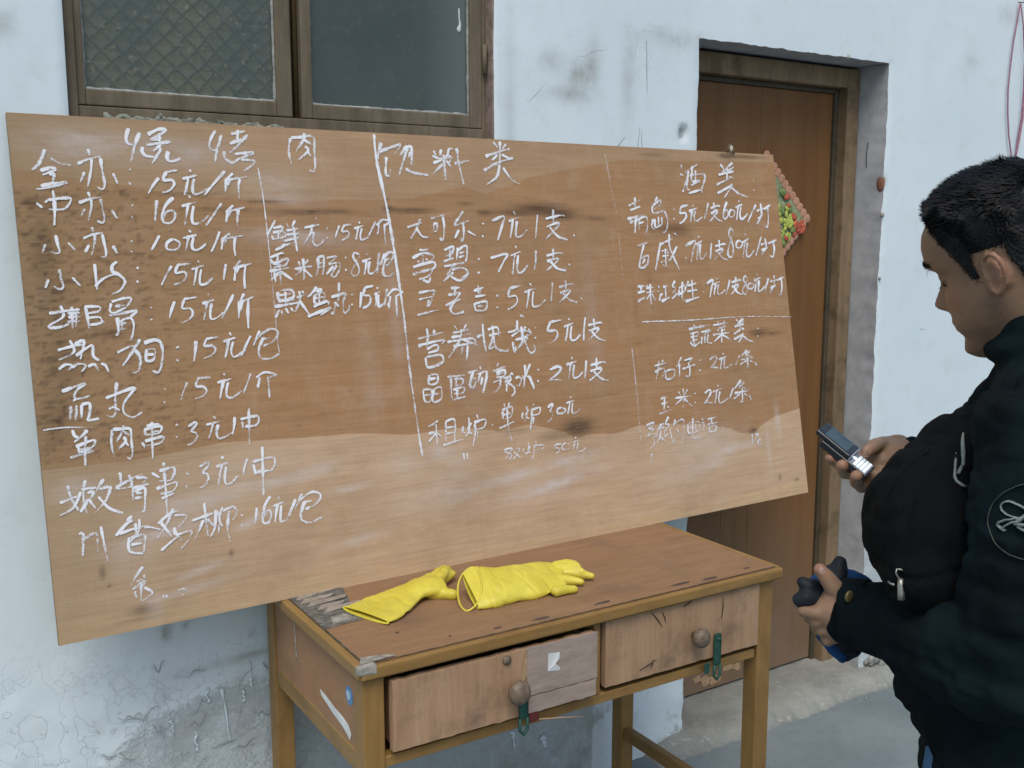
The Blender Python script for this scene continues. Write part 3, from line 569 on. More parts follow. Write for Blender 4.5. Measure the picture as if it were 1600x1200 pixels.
# chalk: every stroke a thin raised ribbon of chalk dust
cm=M('chalk',.95,.05); cm.col((.80,.83,.86))
na=cm.noise(420,3,.8); nb=cm.noise(90,3,.6)
al=cm.math('ADD',cm.math('MULTIPLY',na,.62),cm.math('MULTIPLY',nb,.38))
thr_=cm.math('SUBTRACT',.615,cm.math('MULTIPLY',cm.at('strength'),.33))
ev=cm.math('MULTIPLY',cm.math('ABSOLUTE',cm.math('SUBTRACT',cm.at('across'),.5)),.22)
al=cm.math('SUBTRACT',cm.math('SUBTRACT',al,ev),thr_); al=cm.math('MULTIPLY',al,8,None,True)
al=cm.math('MULTIPLY',al,cm.math('ADD',.38,cm.math('MULTIPLY',cm.at('strength'),.60)),None,True)
cm.l(al,cm.b.inputs['Alpha']); cm.b.inputs['Emission Strength'].default_value=0
CHALK = [
 (6.4,0.95,"223,1004 216,982 222,971 237,977 245,996;244,996 233,972 221,935;260,993 283,1005 297,1004 279,991 265,982 287,985;255,971 280,976 305,980;283,992 282,977 277,969;248,967 245,958 252,949 268,947;283,971 280,958 262,933;284,973 267,959;298,960 294,946 302,939 322,946;401,1008 389,990 385,971 395,966 408,984 415,1002;412,998 400,966 393,940;434,1003 452,1007 466,1011;450,1012 446,991 440,984;429,982 451,990 468,995;470,1003 449,981 427,962;415,965 416,950 429,941 443,948;438,960 478,964 456,954 439,946;450,948 478,947 474,937 453,924"),
 (6.4,0.95,"567,1000 560,970 565,932;568,1001 596,1004 621,1005 620,972 619,942 613,927 604,931;601,1013 596,997 577,971;598,998 619,986;599,984 605,973 581,953;604,972 611,961"),
 (5.7,1.00,"62,954 49,926 35,913;71,938 87,927 106,925;50,912 68,918 77,915 53,904;65,905 74,906 69,887;48,882 71,888 95,890 59,879 39,876;141,958 143,945;119,928 143,939 164,944;146,938 143,917 134,883;163,941 164,917 166,889 161,878 151,883;130,912 121,891;184,911 191,890;217,921 219,918;214,893 216,888;273,904 260,888 249,871;287,916 313,921;289,916 282,900 299,900 303,891 293,879 277,873;338,923 340,918;321,903 352,912;334,908 329,890 322,869;345,904 340,884 342,872 355,874 373,886;412,922 387,896 363,870;409,902 460,912;414,905 409,878;422,907 415,890;443,907 438,886 438,864;429,918 410,901"),
 (5.6,1.00,"37,849 47,840;58,855 99,859 86,838 58,837;69,874 69,839 65,805;58,855 52,849;133,872 136,862;114,850 135,858 156,862;138,858 136,840 128,814;155,859 157,841 159,820 155,811 145,815;124,838 116,822;175,836 184,820;215,848 217,845;212,825 213,820;265,858 261,837 257,814;299,864 282,848 273,826 275,812 289,812 299,826 294,837 280,832 275,821;331,869 334,863;314,846 347,856;328,852 323,831 316,805;339,847 333,824 335,810 351,813 368,827;398,853 380,830 361,806;405,835 448,845;410,837 404,813;417,839 411,825;433,841 429,819 428,797;423,849 406,835"),
 (5.5,1.00,"46,769 39,752;66,787 68,768 70,754 63,751 53,755;87,772 99,757;134,802 136,793;116,780 135,788 154,791;138,787 136,771 128,746;152,788 154,771 156,750 152,742 144,745;125,767 117,752;170,765 177,749;206,775 208,772;204,754 206,752;263,785 253,769 244,755;290,778 277,770 275,758 285,755 298,758 302,770 289,778;324,796 328,791;310,779 339,786;322,785 318,769 313,753;332,781 327,764 330,755 341,756 357,767;388,793 378,771 366,750;388,776 437,784;393,778 388,754;401,780 396,764;420,780 416,759 417,740;409,789 390,775"),
 (5.5,1.00,"45,701 38,684;66,720 68,701 70,685 63,681 53,687;88,703 102,686;132,729 132,703 132,677;129,684 142,697 158,705 171,708;175,733 165,725 164,713 172,709 182,701 186,691 176,676 159,668;212,721 215,717;210,694 211,689;281,722 268,703 257,683;293,724 321,726;294,724 288,708 306,709 309,699 300,689 282,683;336,733 338,727;321,714 348,722;332,718 328,700 322,679;341,714 336,694 337,682 350,684 364,696;394,724 390,707 386,690;409,714 450,724;414,717 409,687;421,717 414,701;436,719 431,694 430,670;426,731 411,713"),
 (5.6,1.00,"40,635 77,639 96,640;62,649 65,628 41,613 39,607 61,608 75,614;82,646 80,603;91,643 86,606;73,634 96,634;74,626 97,626;72,617 95,618;105,645 133,644 130,635 108,632;107,646 109,624 110,602;110,623 132,623 133,612 112,609;134,617 140,612;156,650 152,635 161,631 184,641;157,653 186,660 195,657 185,642;163,643 181,646;150,626 176,629 203,633 189,620;165,621 164,591 158,586;166,613 189,619 195,606 191,586 185,573;170,608 181,610;166,596 180,599;173,614 171,591;231,639 233,636;230,615 231,612;280,649 272,631 266,614;299,653 326,656;300,652 294,634 310,633 315,622 305,610 289,604;350,662 352,656;336,642 362,649;347,647 342,628 336,608;356,642 351,622 352,609 364,611 379,622;404,659 389,633 374,609;413,641 447,652;416,644 410,608;422,645 416,623;435,647 431,615 429,585;427,660 414,639"),
 (5.7,1.00,"49,563 81,570 97,571;72,581 78,558 48,544;81,572 94,579 98,575 88,542;81,550 100,563 113,568 113,547 123,538;47,526 60,534 71,532 64,522;71,528 86,534 97,529 88,518;101,527 113,531 120,517;125,531 133,528 138,514;158,551 185,562 197,560;204,575 191,556 166,524;193,554 201,537 196,513 184,508;211,567 234,572 245,562 244,531 234,506 223,510;215,554 213,532 227,533 231,552 215,554;216,543 229,543;276,556 277,552;273,530 275,525;315,565 312,545 307,523;337,568 363,571;338,568 332,554 349,553 354,543 344,533 327,528;387,579 390,572;372,560 399,567;384,564 379,546 373,526;393,559 387,540 390,527 402,530 419,540;432,569 419,548 408,527;453,579 436,548;445,564 475,581 493,575 488,561 471,549;455,561 474,562;458,560 447,538 450,521 469,517 492,527;458,546 470,550"),
 (5.6,1.00,"49,483 83,493 92,494 78,485 70,471 77,466 99,470;73,466 67,462;63,453 59,427;73,454 69,425;82,454 80,426;82,454 97,455 95,434 91,423 112,424;152,492 146,465 141,428 123,429;128,463 183,479 180,472 161,449 160,430 176,420 194,429;132,440 140,444 152,436;243,472 243,469;239,446 241,442;289,481 280,464 273,446;310,487 338,488;312,486 306,472 322,469 327,459 318,450 301,445;366,493 371,487;351,475 382,481;365,478 359,461 353,441;374,474 368,454 371,442 384,443 401,454;424,489 415,469 404,449;435,479 455,489 479,482 461,477;443,479 437,456;461,479 461,457 460,434;436,459 440,468"),
 (5.5,1.00,"61,407 64,395 71,391;88,404 78,394 62,383;64,374 98,383 95,371 71,368;69,375 69,359;71,363 93,366;52,354 96,362;84,392 80,365 78,335;134,399 130,376 132,346;135,400 152,399 168,397 168,372 168,349 163,338 157,342;156,406 153,394 140,375;154,395 167,383;154,383 157,374 142,360;156,374 162,364;194,393 227,397 223,384 196,382;195,392 197,379;211,407 208,370 206,333;194,370 229,375 223,363 196,361;188,368 193,357;208,387 225,387;200,400 225,402;258,398 261,394;256,373 258,369;282,390 297,398 299,393 287,380 294,377 299,369 290,357 277,352;336,406 340,400;319,390 352,395;334,394 329,378 322,361;344,388 339,372 342,360 356,361 375,370;380,400 377,381 372,364;392,394 429,397 425,379 396,377;412,416 409,377 406,337;401,378 421,377;395,389 396,373"),
 (5.6,1.00,"43,301 46,278 58,250;65,286 49,258 24,246;26,270 65,280 72,282;75,307 69,276 72,243;66,291 93,290;77,282 87,283 83,272 66,266;78,270 89,250;109,305 96,288 90,277;99,286 119,287 109,263 88,242;96,272 114,247 139,233;61,247 76,267;140,314 141,298 139,283;130,285 170,302 186,305;157,307 159,284 129,283;170,300 191,296 181,287;160,280 193,284;162,278 160,255;165,273 184,277 183,253 179,231 175,234;166,269 179,268;164,259 178,260;201,305 215,294;216,307 245,310 238,287 214,287;226,323 225,270 223,218;207,272 247,280 239,264 214,261;215,251 240,259;269,296 273,292;266,270 269,265;297,305 313,312 316,307 302,292 310,290 313,280 305,267 293,262;345,321 347,315;331,301 358,307;343,305 338,286 332,263;352,299 347,278 348,263 360,264 375,277;398,310 391,294 386,278;409,302 455,305 449,280 412,278;433,331 429,278 425,228;417,280 445,279;410,296 413,274"),
 (5.8,1.00,"54,205 62,203 57,162;60,193 85,201 85,166;95,214 98,179 102,144;155,225 146,218 156,216;121,191 145,213 155,215;128,194 172,201 207,190;168,217 164,193 141,171;145,184 144,157 169,148;148,182 175,184 170,150;148,169 168,169;160,210 159,184;203,202 230,220 245,221;236,228 220,199 200,174;207,207 228,171;237,214 261,209 242,189;234,190 238,175 266,178 262,163 241,143;204,148 239,170 246,160;271,198 317,207;299,230 299,190 300,161;294,196 271,155;302,197 315,179;321,213 316,178 304,158;323,210 327,194 322,165;335,216 327,193 332,176;349,207 342,174 344,142;336,208 358,214 365,201 354,186;374,195 376,191;373,175 373,170;408,204 405,188 401,172;440,224 427,208 420,186 419,171 430,169 438,184 435,195 426,192 420,180;457,220 458,214;444,202 468,208;455,206 449,187 444,166;462,201 458,180 458,167 469,169 482,179;495,210 482,187 469,166;511,220 492,189;502,206 533,220 553,212 547,198 530,188;511,201 532,201;515,201 504,177 507,161 525,155 553,163;515,185 528,189"),
 (5.9,0.55,"166,122 149,103 140,86;166,106 168,98;150,95 163,98;142,81 168,93 149,65;160,89 156,57;165,81 179,67 157,55;146,77 149,62;200,59 200,52;206,58 206,51;229,63 243,63 241,57 234,48"),
 (5.7,0.95,"513,817 491,785;506,800 527,803 521,790;502,784 504,774;505,790 526,794 532,782 505,776;517,792 516,778;538,810 542,801;558,817 549,803;536,795 564,799;535,786 565,789;528,772 565,779;553,803 554,776 556,749;506,752 542,767;531,765 510,757;607,823 608,820;578,801 614,808;598,809 591,788 572,763;599,792 595,770 603,761 619,770 619,776;631,801 632,797;629,780 630,776;662,806 655,792 649,779;671,806 692,809;673,805 667,793 681,793 684,786 676,777 664,772;711,815 713,810;697,799 722,806;708,803 704,789 699,772;717,800 711,783 713,773 723,776 738,785;753,816 741,796 727,776;755,806 771,819 791,815 775,807;761,807 755,784;775,809 773,787 773,764;754,787 757,795"),
 (5.9,0.90,"493,736 521,746 522,742;493,733 501,723 532,733 525,719 498,715;510,740 507,717;488,706 534,713;513,723 511,677;510,704 489,686;514,705 539,686;499,712 500,682;500,696 520,701;557,727 560,717;579,730 569,717;546,710 587,716;568,733 567,704 564,685;564,709 546,696;567,710 585,691;603,733 601,709 593,693;602,733 616,737 614,709 609,695;604,721 613,723;603,712 612,714;624,733 648,736 627,720;627,719 653,721 650,704 639,690 632,693;638,715 619,696;646,717 629,692;669,735 671,730;666,707 669,703;703,740 693,744 688,735 696,720 700,705 693,692 683,693 681,702 693,720 703,734 703,743;722,741 725,736;709,723 733,731;720,728 717,711 711,693;728,724 723,706 724,696 735,697 747,708;754,744 749,718 743,695;767,741 754,713;760,729 780,744 791,740 786,729 776,716;765,726 779,729;768,726 760,705 761,691 774,688 788,697;768,713 775,716"),
 (6.1,1.00,"502,661 505,643 536,648 533,664 501,662;504,653 532,656;519,661 517,628;492,629 547,636;501,640 539,643;491,605 502,622;506,620 508,610;516,625 522,613;528,625 533,617;544,647 567,654;551,661 551,641 536,615;549,641 570,607;557,660 562,657;593,669 580,655 569,647;590,659 603,663 597,652;586,651 585,632 606,637 608,655 586,651;587,644 606,646;597,652 595,633;581,625 614,636 617,627;565,604 620,621 595,606;647,677 641,640 627,610;625,645 659,651 652,633 653,608 665,617 665,626;631,633 643,622;623,612 625,608 636,634;675,650 676,647;673,628 674,624;699,654 696,636 692,618;710,664 731,667;711,664 704,647 719,645 721,634 714,623 699,617;741,664 741,659;730,647 748,654;737,652 735,634 729,616;743,647 739,629 740,619 747,621 759,631;765,659 760,640 755,621;764,642 782,657 804,651 788,642;772,642 765,614;787,644 785,618 784,591;764,618 768,630"),
 (6.9,0.95,"788,1000 777,970 776,961;780,978 826,995 838,998 821,975;798,967 792,928 801,924 806,939;856,995 835,973;857,993 838,952 824,920;844,988 867,993 861,952;867,993 862,949;845,941 866,932 906,927;861,982 857,968;925,987 931,976;947,991 941,975;921,974 941,969 961,976 968,992 979,994;921,957 968,972 964,957;951,978 951,940 950,916;946,955 915,929;958,964 970,948;990,996 992,960 1000,907;980,957 1022,967;965,976 977,970;1098,1016 1110,1002;1135,1012 1122,998;1071,979 1109,991 1146,1001;1118,1018 1110,958;1119,985 1142,975;1106,984 1088,969;1062,943 1103,963 1152,978;1109,959 1098,929 1066,909;1119,952 1141,923 1167,911"),
 (6.3,0.95,"834,802 861,810 874,813;870,822 861,803 840,775;857,803 870,781 887,779;899,823 938,833;905,809 904,790;904,809 914,811 911,793 903,792;932,828 933,803 927,775 922,771 918,778;990,841 977,826 963,807 1005,819;987,812 986,789 980,768 975,776;973,796 959,775;997,793 1020,781;1043,813 1044,809;1038,783 1040,777;1071,818 1107,830 1098,806 1081,769;1137,842 1141,834;1119,817 1152,828;1133,824 1127,801 1119,775;1144,818 1138,793 1138,778 1154,781 1172,796;1209,834 1202,804 1195,773;1233,824 1278,833 1294,832;1259,848 1256,810;1233,803 1271,814 1266,802 1226,771;1244,803 1267,779 1297,770;1317,783 1321,779"),
 (6.5,0.95,"860,748 885,749;839,729 870,741 897,733 887,723;868,743 866,711;851,722 858,720;874,727 881,723;839,708 866,715 895,719 896,706 873,698;836,691 886,701 877,686 851,679;861,677 876,672 882,684;927,747 953,756 947,740 929,732 951,737;943,752 941,723;923,720 951,728;965,753 958,722;962,745 989,757 988,730 982,718;968,739 982,742;966,729 981,733;922,708 979,716;949,713 928,687;943,699 963,704 981,700 985,688 964,678;946,693 915,672;938,684 960,673 984,681;1020,726 1022,722;1016,693 1018,688;1055,726 1104,735 1093,717 1073,690;1132,756 1135,749;1115,731 1146,741;1128,736 1122,712 1115,684;1138,732 1131,704 1133,688 1147,691 1164,707;1193,743 1189,718 1182,693;1224,729 1262,736 1276,734;1247,747 1244,720;1224,715 1258,722 1254,713 1218,691;1234,715 1254,696 1282,690;1292,707 1295,703"),
 (6.3,0.95,"846,647 888,651 884,639 869,613;845,631 882,637;836,595 896,605;871,629 866,612;934,655 959,656;946,656 943,636;925,639 962,645;959,643 941,625 915,614;934,621 958,628;941,623 927,605 937,593 964,597;997,646 1026,654;1011,660 1010,638;999,632 1030,635;1016,653 1016,635;995,617 997,597;997,615 1030,619 1024,599 999,598;1002,609 1020,609;1063,635 1064,629;1059,605 1061,602;1102,650 1135,655;1103,650 1096,630 1117,630 1121,617 1110,605 1089,597;1163,660 1168,654;1144,638 1181,647;1160,645 1154,623 1146,597;1172,639 1166,615 1168,601 1186,603 1207,617;1234,660 1230,636 1224,612;1254,647 1290,655 1303,653;1277,665 1274,636;1255,633 1287,639 1281,630 1249,608;1264,632 1283,614 1307,606;1320,618 1324,613"),
 (6.4,0.95,"858,562 860,539;878,558 874,541;832,539 901,551;831,523 901,533 894,524;840,526 833,517;853,513 879,522 882,510 855,504;847,494 852,470 891,480 889,497 849,495;858,539 853,518;933,565 941,554;967,566 958,554;927,547 973,554;922,537 977,543;910,527 979,531 988,519;952,556 943,528 908,488;950,532 994,513;925,516 987,520;950,513 945,494;965,516 958,479;993,533 1015,541;1013,565 1012,529 1015,497;1026,550 1054,554 1056,531;1028,535 1063,541;1040,560 1040,532 1024,503 1042,509;1039,534 1046,503 1077,494 1077,501;1114,569 1114,540;1083,540 1107,545 1110,558;1124,581 1138,576;1093,530 1125,543 1153,536;1125,553 1122,514 1095,490;1103,520 1139,524 1110,500;1124,540 1142,488 1160,492 1156,506;1138,552 1119,523;1095,516 1097,489 1103,505;1146,546 1151,532 1137,530;1167,548 1168,546;1163,524 1165,520;1211,559 1249,563;1215,559 1204,538 1229,537 1233,524 1220,511 1199,504;1272,566 1276,561;1255,545 1288,553;1269,550 1264,530 1256,507;1280,546 1274,523 1275,510 1289,510 1306,523;1327,566 1319,535 1314,506;1334,545 1368,550 1381,549;1354,562 1353,533;1334,530 1365,536 1361,527 1328,505;1343,529 1361,510 1386,501"),
 (6.0,0.95,"852,452 849,431 870,432 873,451 853,452;852,442 869,444;831,417 834,392 849,392 852,417 830,418;834,405 850,406;859,417 855,389 877,394 879,421 859,417;860,406 877,407;900,444 948,444;910,443 908,417 907,388;919,437 941,436 938,423 917,421;925,444 922,422;912,412 942,416 939,403 914,402;923,415 922,390;905,387 945,393;959,449 986,454;973,451 956,418;964,431 962,414 973,416 978,434 965,432;993,462 995,455;985,443 1007,450;994,448 983,424;1008,449 1011,441 994,397;997,436 991,416;1047,466 1041,458;1030,448 1067,457;1037,444 1063,448 1060,434 1037,432;1038,439 1062,442;1049,432 1044,409 1024,394;1026,420 1049,426;1056,428 1071,429 1059,416;1065,415 1062,394;1075,435 1078,423 1069,416 1084,405 1086,391 1075,382;1079,439 1087,435;1092,425 1103,428 1109,421 1100,406 1092,409;1124,457 1122,434 1114,400;1119,420 1113,431;1140,458 1125,430 1140,426;1136,426 1146,398;1132,429 1144,393;1161,443 1165,439;1157,415 1161,410;1198,438 1221,445 1233,440 1221,427 1192,411 1204,413 1237,409;1270,466 1271,460;1251,447 1284,454;1266,451 1260,432 1254,410;1276,446 1270,425 1272,412 1286,414 1303,426;1316,454 1311,430 1306,407;1328,440 1366,446 1380,444;1350,459 1347,429;1326,425 1360,431 1357,421 1320,401;1337,424 1358,404 1383,396"),
 (5.6,0.85,"863,343 834,330;834,315 871,320;856,335 855,306 854,282;854,314 832,296;858,313 868,304;883,338 878,291;882,338 907,340 902,290;884,324 904,324;883,310 903,311;870,284 925,292;930,323 926,309 935,306;952,329 939,312;947,342 944,311 933,296;941,309 951,302;970,347 972,337;960,328 992,333 986,314 961,312;962,325 960,301 950,272;968,307 964,284;1010,320 1014,315;1051,366 1054,357;1067,367 1062,356;1044,350 1073,356 1067,332 1043,329;1045,347 1044,329;1044,338 1067,341;1059,356 1057,309 1063,273;1031,307 1076,319;1104,339 1100,326 1106,324;1121,345 1110,328;1117,354 1115,328 1105,315;1112,327 1122,321;1137,358 1138,351;1128,342 1156,346 1151,331 1130,330;1131,340 1128,321 1121,294;1134,325 1131,307;1180,344 1194,352 1196,348 1185,334 1189,333 1193,325 1186,313 1175,308;1222,340 1210,337 1208,328 1217,325 1230,327 1235,334 1222,340;1253,365 1256,361;1239,350 1266,354;1251,354 1246,337 1240,321;1259,349 1255,332 1255,323 1268,323 1282,332"),
 (5.3,0.60,"923,259 923,243;932,258 933,242;1037,253 1061,254 1052,243 1037,238 1048,238 1041,231;1039,249 1058,238 1048,225 1058,226;1065,251 1083,251 1075,239 1060,227;1065,245 1084,228;1096,250 1092,242 1100,240;1116,254 1105,243;1110,263 1109,242 1098,235;1106,242 1116,236;1133,264 1134,257;1125,252 1155,252 1150,242 1126,242;1127,251 1125,236 1116,218;1132,239 1129,225;1192,249 1210,248;1192,248 1189,240 1200,239 1202,232 1197,227 1185,225;1225,249 1214,245 1210,236 1219,232 1232,234 1237,243 1224,248;1256,261 1258,256;1241,248 1269,251;1255,251 1248,237 1244,223;1263,246 1259,233 1260,223 1273,223 1288,231"),
 (7.4,0.90,"1718,980 1722,966;1712,953 1723,950;1714,902 1731,932;1731,958 1769,977 1780,983;1744,963 1731,914 1742,910;1743,949 1800,955 1800,933 1782,905;1760,977 1750,932;1771,965 1767,935;1755,932 1783,936 1748,922;1736,899 1783,909 1788,901;1871,986 1885,971;1921,992 1877,962 1924,979;1860,955 1922,967;1897,975 1891,939;1848,926 1901,945;1901,950 1918,947;1848,901 1903,923 1911,926 1874,889;1903,923 1933,903 1969,893;2003,947 2005,942;1998,916 2000,912"),
 (6.9,0.90,"1513,861 1558,879;1538,884 1534,850;1517,849 1554,860;1504,825 1567,838;1535,835 1525,787;1535,822 1571,831 1570,798 1561,787;1540,813 1561,817;1545,829 1541,795;1511,815 1526,820;1618,887 1608,873;1594,860 1628,878 1623,863 1600,852;1597,861 1598,842 1638,847 1636,837;1601,826 1601,803 1624,810;1615,832 1612,806;1627,831 1625,809;1639,847 1647,825 1640,796 1624,787;1594,825 1587,805 1596,797;1675,854 1675,850;1670,828 1673,824;1702,860 1730,866;1703,861 1696,843 1715,843 1718,833 1707,821 1690,813;1747,866 1750,862;1730,848 1762,857;1744,854 1738,837 1733,817;1755,849 1748,832 1751,820 1764,823 1781,833;1808,873 1797,847 1785,823;1815,857 1843,865 1854,863;1830,874 1828,847;1814,842 1838,851 1835,842 1807,819;1820,843 1837,826 1856,820;1883,877 1873,863 1864,843 1863,828 1873,829 1882,841 1879,853 1868,847 1865,836;1898,855 1889,848 1886,836 1892,832 1904,836 1909,848 1899,855;1931,882 1932,876;1913,860 1944,870;1927,866 1921,846 1913,823;1937,862 1930,840 1932,828 1943,829 1962,843;2000,870 1979,844 1959,817;2001,851 2032,860;2020,874 2019,839 1997,813 2008,820;2002,828 2025,840;2031,856 2061,870;2048,862 2047,831 2038,802 2029,809"),
 (6.9,0.90,"1530,751 1568,761;1552,755 1535,719;1536,720 1529,693 1554,698 1563,724 1537,718;1551,716 1539,702;1612,760 1584,684;1609,754 1658,771;1613,736 1636,741;1614,722 1637,724;1627,743 1623,696 1612,700;1637,734 1617,704;1647,783 1645,743 1673,680;1671,749 1638,707;1666,786 1677,778;1606,705 1639,714;1706,752 1707,747;1701,718 1703,713;1710,752 1743,764 1733,740 1718,703;1757,778 1759,772;1742,753 1770,764;1754,760 1749,736 1741,708;1761,755 1756,728 1757,713 1768,714 1783,731;1805,757 1799,734 1794,711;1818,748 1851,754 1862,753;1836,766 1834,738;1816,734 1845,740 1841,732 1809,709;1825,733 1842,714 1865,708;1895,793 1886,799 1877,783 1886,762 1889,739 1880,717 1867,719 1867,734 1882,763 1895,783 1894,795;1916,764 1906,759 1902,746 1911,742 1923,747 1928,757 1916,765;1943,785 1945,777;1925,757 1957,769;1941,765 1933,740 1924,711;1949,758 1941,731 1943,716 1956,719 1974,735;2009,775 1994,747 1979,718;2004,751 2038,757;2024,770 2024,741 2000,721 2014,727;2004,733 2032,742;2036,754 2074,765;2058,759 2059,736 2050,714 2038,718"),
 (6.9,0.90,"1515,641 1540,642;1526,641 1526,620;1513,624 1539,628;1510,600 1538,612;1551,645 1545,634;1544,636 1573,638;1543,623 1577,627;1560,647 1557,619 1556,591;1557,619 1541,605;1562,620 1573,600;1587,640 1592,635;1584,627 1589,624;1587,599 1592,615;1605,637 1623,640;1614,638 1611,608;1594,597 1627,609;1590,614 1602,619;1651,653 1639,637 1651,634 1637,618;1633,603 1655,618;1662,632 1687,640;1678,650 1673,622 1672,599 1688,599;1663,628 1663,616 1685,624;1688,636 1684,622;1656,611 1662,614;1701,651 1689,631;1697,638 1730,644;1714,654 1712,622 1711,602;1692,622 1731,625;1682,594 1736,605;1757,634 1757,633;1754,619 1754,617;1769,642 1795,651 1787,631 1776,602;1810,657 1810,651;1793,638 1821,646;1806,642 1799,626 1793,608;1814,638 1809,621 1809,611 1824,612 1839,622;1861,650 1851,628 1840,607;1868,642 1896,648 1908,647;1887,658 1883,634;1867,629 1894,635 1890,628 1862,607;1876,629 1889,612 1909,606;1932,654 1925,659 1917,648 1927,635 1929,621 1922,607 1913,608 1910,618 1923,635 1933,648 1933,656;1948,639 1936,634 1934,624 1942,621 1953,624 1958,633 1947,638;1975,665 1978,660;1959,645 1989,653;1973,650 1966,632 1959,611;1981,645 1976,625 1975,613 1988,616 2005,628;2022,651 2010,629 1998,607;2026,640 2058,645;2046,658 2043,629 2022,608 2034,614;2025,620 2050,629;2056,643 2087,652;2076,647 2075,622 2066,599 2056,603"),
 (7.0,0.85,"1684,516 1765,524;1705,528 1710,516;1735,527 1732,517;1688,502 1718,506 1713,492;1698,506 1697,469 1684,480;1688,493 1716,495;1691,483 1713,485;1729,505 1763,508 1736,497;1730,492 1726,471;1742,495 1739,473;1755,497 1750,475 1767,472;1698,467 1723,479;1777,522 1839,527;1798,532 1799,519;1823,533 1819,522;1826,517 1795,512;1795,510 1797,503;1821,510 1817,503;1773,495 1839,498;1811,511 1804,471;1805,493 1775,475;1809,494 1842,476;1870,534 1879,525;1899,536 1872,517 1902,527;1861,514 1901,519;1884,525 1882,501;1856,493 1886,505;1889,508 1898,504;1854,477 1888,489 1893,491 1871,467;1887,489 1909,473 1929,466;1954,505 1957,502;1951,483 1952,479"),
 (6.0,0.80,"1545,423 1588,428;1561,435 1562,422;1577,437 1572,426;1544,406 1579,415 1574,398 1563,384;1560,420 1545,384;1581,405 1583,384 1609,388 1614,408 1583,406;1645,440 1623,414;1635,423 1631,386;1655,430 1684,434 1667,420;1668,422 1672,405 1666,384 1652,389;1645,407 1693,416;1714,428 1716,425;1709,401 1711,396;1752,425 1769,433 1779,429 1770,415 1749,401 1756,403 1780,401;1804,440 1806,436;1787,424 1818,430;1799,429 1795,414 1788,396;1810,425 1805,407 1806,398 1819,400 1837,407;1870,431 1860,416 1850,402;1901,444 1875,426;1890,435 1913,437 1889,425;1893,431 1924,420;1873,417 1927,418;1901,424 1898,394 1892,397;1895,413 1868,403;1910,412 1924,405;1928,405 1937,395"),
 (6.0,0.85,"1555,332 1582,336;1570,334 1563,300;1556,318 1580,321;1546,292 1592,299;1576,310 1582,305;1622,346 1628,335;1656,349 1642,335;1607,329 1666,331;1640,353 1638,319 1632,296;1633,325 1605,311;1640,325 1667,300;1682,337 1684,334;1679,312 1681,309;1719,333 1735,341 1743,337 1734,322 1714,304 1722,307 1744,303;1771,352 1773,347;1750,334 1786,341;1766,339 1761,321 1753,301;1778,333 1770,314 1774,301 1788,303 1808,312;1831,338 1821,324 1813,310;1865,359 1835,335;1851,347 1876,351 1851,335;1856,343 1888,328;1834,323 1891,326;1866,334 1861,295 1853,299;1856,321 1828,306;1872,319 1886,310;1893,311 1898,296"),
 (5.8,0.65,"1495,266 1523,270 1507,255;1501,257 1517,252 1487,234;1494,238 1531,240 1513,227;1515,232 1516,212 1499,201;1540,261 1562,265;1548,264 1537,251;1533,251 1528,226;1534,250 1556,253 1553,226;1544,247 1536,224 1519,208;1542,227 1557,214;1576,281 1562,262 1575,260 1558,242;1556,228 1579,241;1577,248 1581,209 1589,220;1599,271 1590,254;1594,260 1626,268 1627,245 1616,204 1607,211;1602,244 1607,232;1644,255 1644,229 1680,232 1684,255 1645,256;1646,242 1682,242;1665,269 1658,218 1665,212 1685,215;1655,253 1652,232;1674,253 1671,233;1698,263 1705,259;1716,266 1711,260;1695,250 1705,251 1699,229;1720,259 1756,263;1735,260 1732,243;1717,245 1755,247;1724,238 1723,224 1747,226 1747,239 1723,238;1774,241 1776,239;1774,231 1776,228"),
 (7.1,0.60,"1504,188 1499,168 1494,151;1887,200 1886,168;1898,195 1912,196 1897,179;1910,178 1907,166 1924,168 1926,176;1919,181 1910,177"),
]
RULES = [
 (2.8,0.60,"486,932 491,863 492,779 492,673 491,545 495,532"),
 (6.5,1.00,"772,1019 772,956 788,825 800,624 802,488 805,400 810,299 813,262"),
 (2.6,0.55,"1448,1004 1457,924 1468,836"),
 (2.1,0.35,"1468,784 1467,682 1470,552 1473,475"),
 (3.2,0.70,"1473,475 1474,345 1471,242"),
 (2.3,0.35,"1471,242 1472,181"),
 (3.7,0.80,"1516,545 1698,541 1899,541 2108,531"),
 (3.2,0.70,"9,412 47,413 98,408"),
]
def cat(pts,step=3.0):
    if len(pts)<3:
        a,b=pts[0],pts[-1]; n=max(2,int(math.dist(a,b)/step)); return [(a[0]+(b[0]-a[0])*i/n,a[1]+(b[1]-a[1])*i/n) for i in range(n+1)]
    P=[pts[0]]+pts+[pts[-1]]; out=[]
    for i in range(1,len(P)-2):
        p0,p1,p2,p3=P[i-1],P[i],P[i+1],P[i+2]; n=max(2,int(math.dist(p1,p2)/step))
        for k in range(n):
            t=k/n
            out.append(tuple(.5*((2*p1[j])+(-p0[j]+p2[j])*t+(2*p0[j]-5*p1[j]+4*p2[j]-p3[j])*t*t+(-p0[j]+3*p1[j]-3*p2[j]+p3[j])*t**3) for j in (0,1)))
    out.append(pts[-1]); return out
zoff=[0]
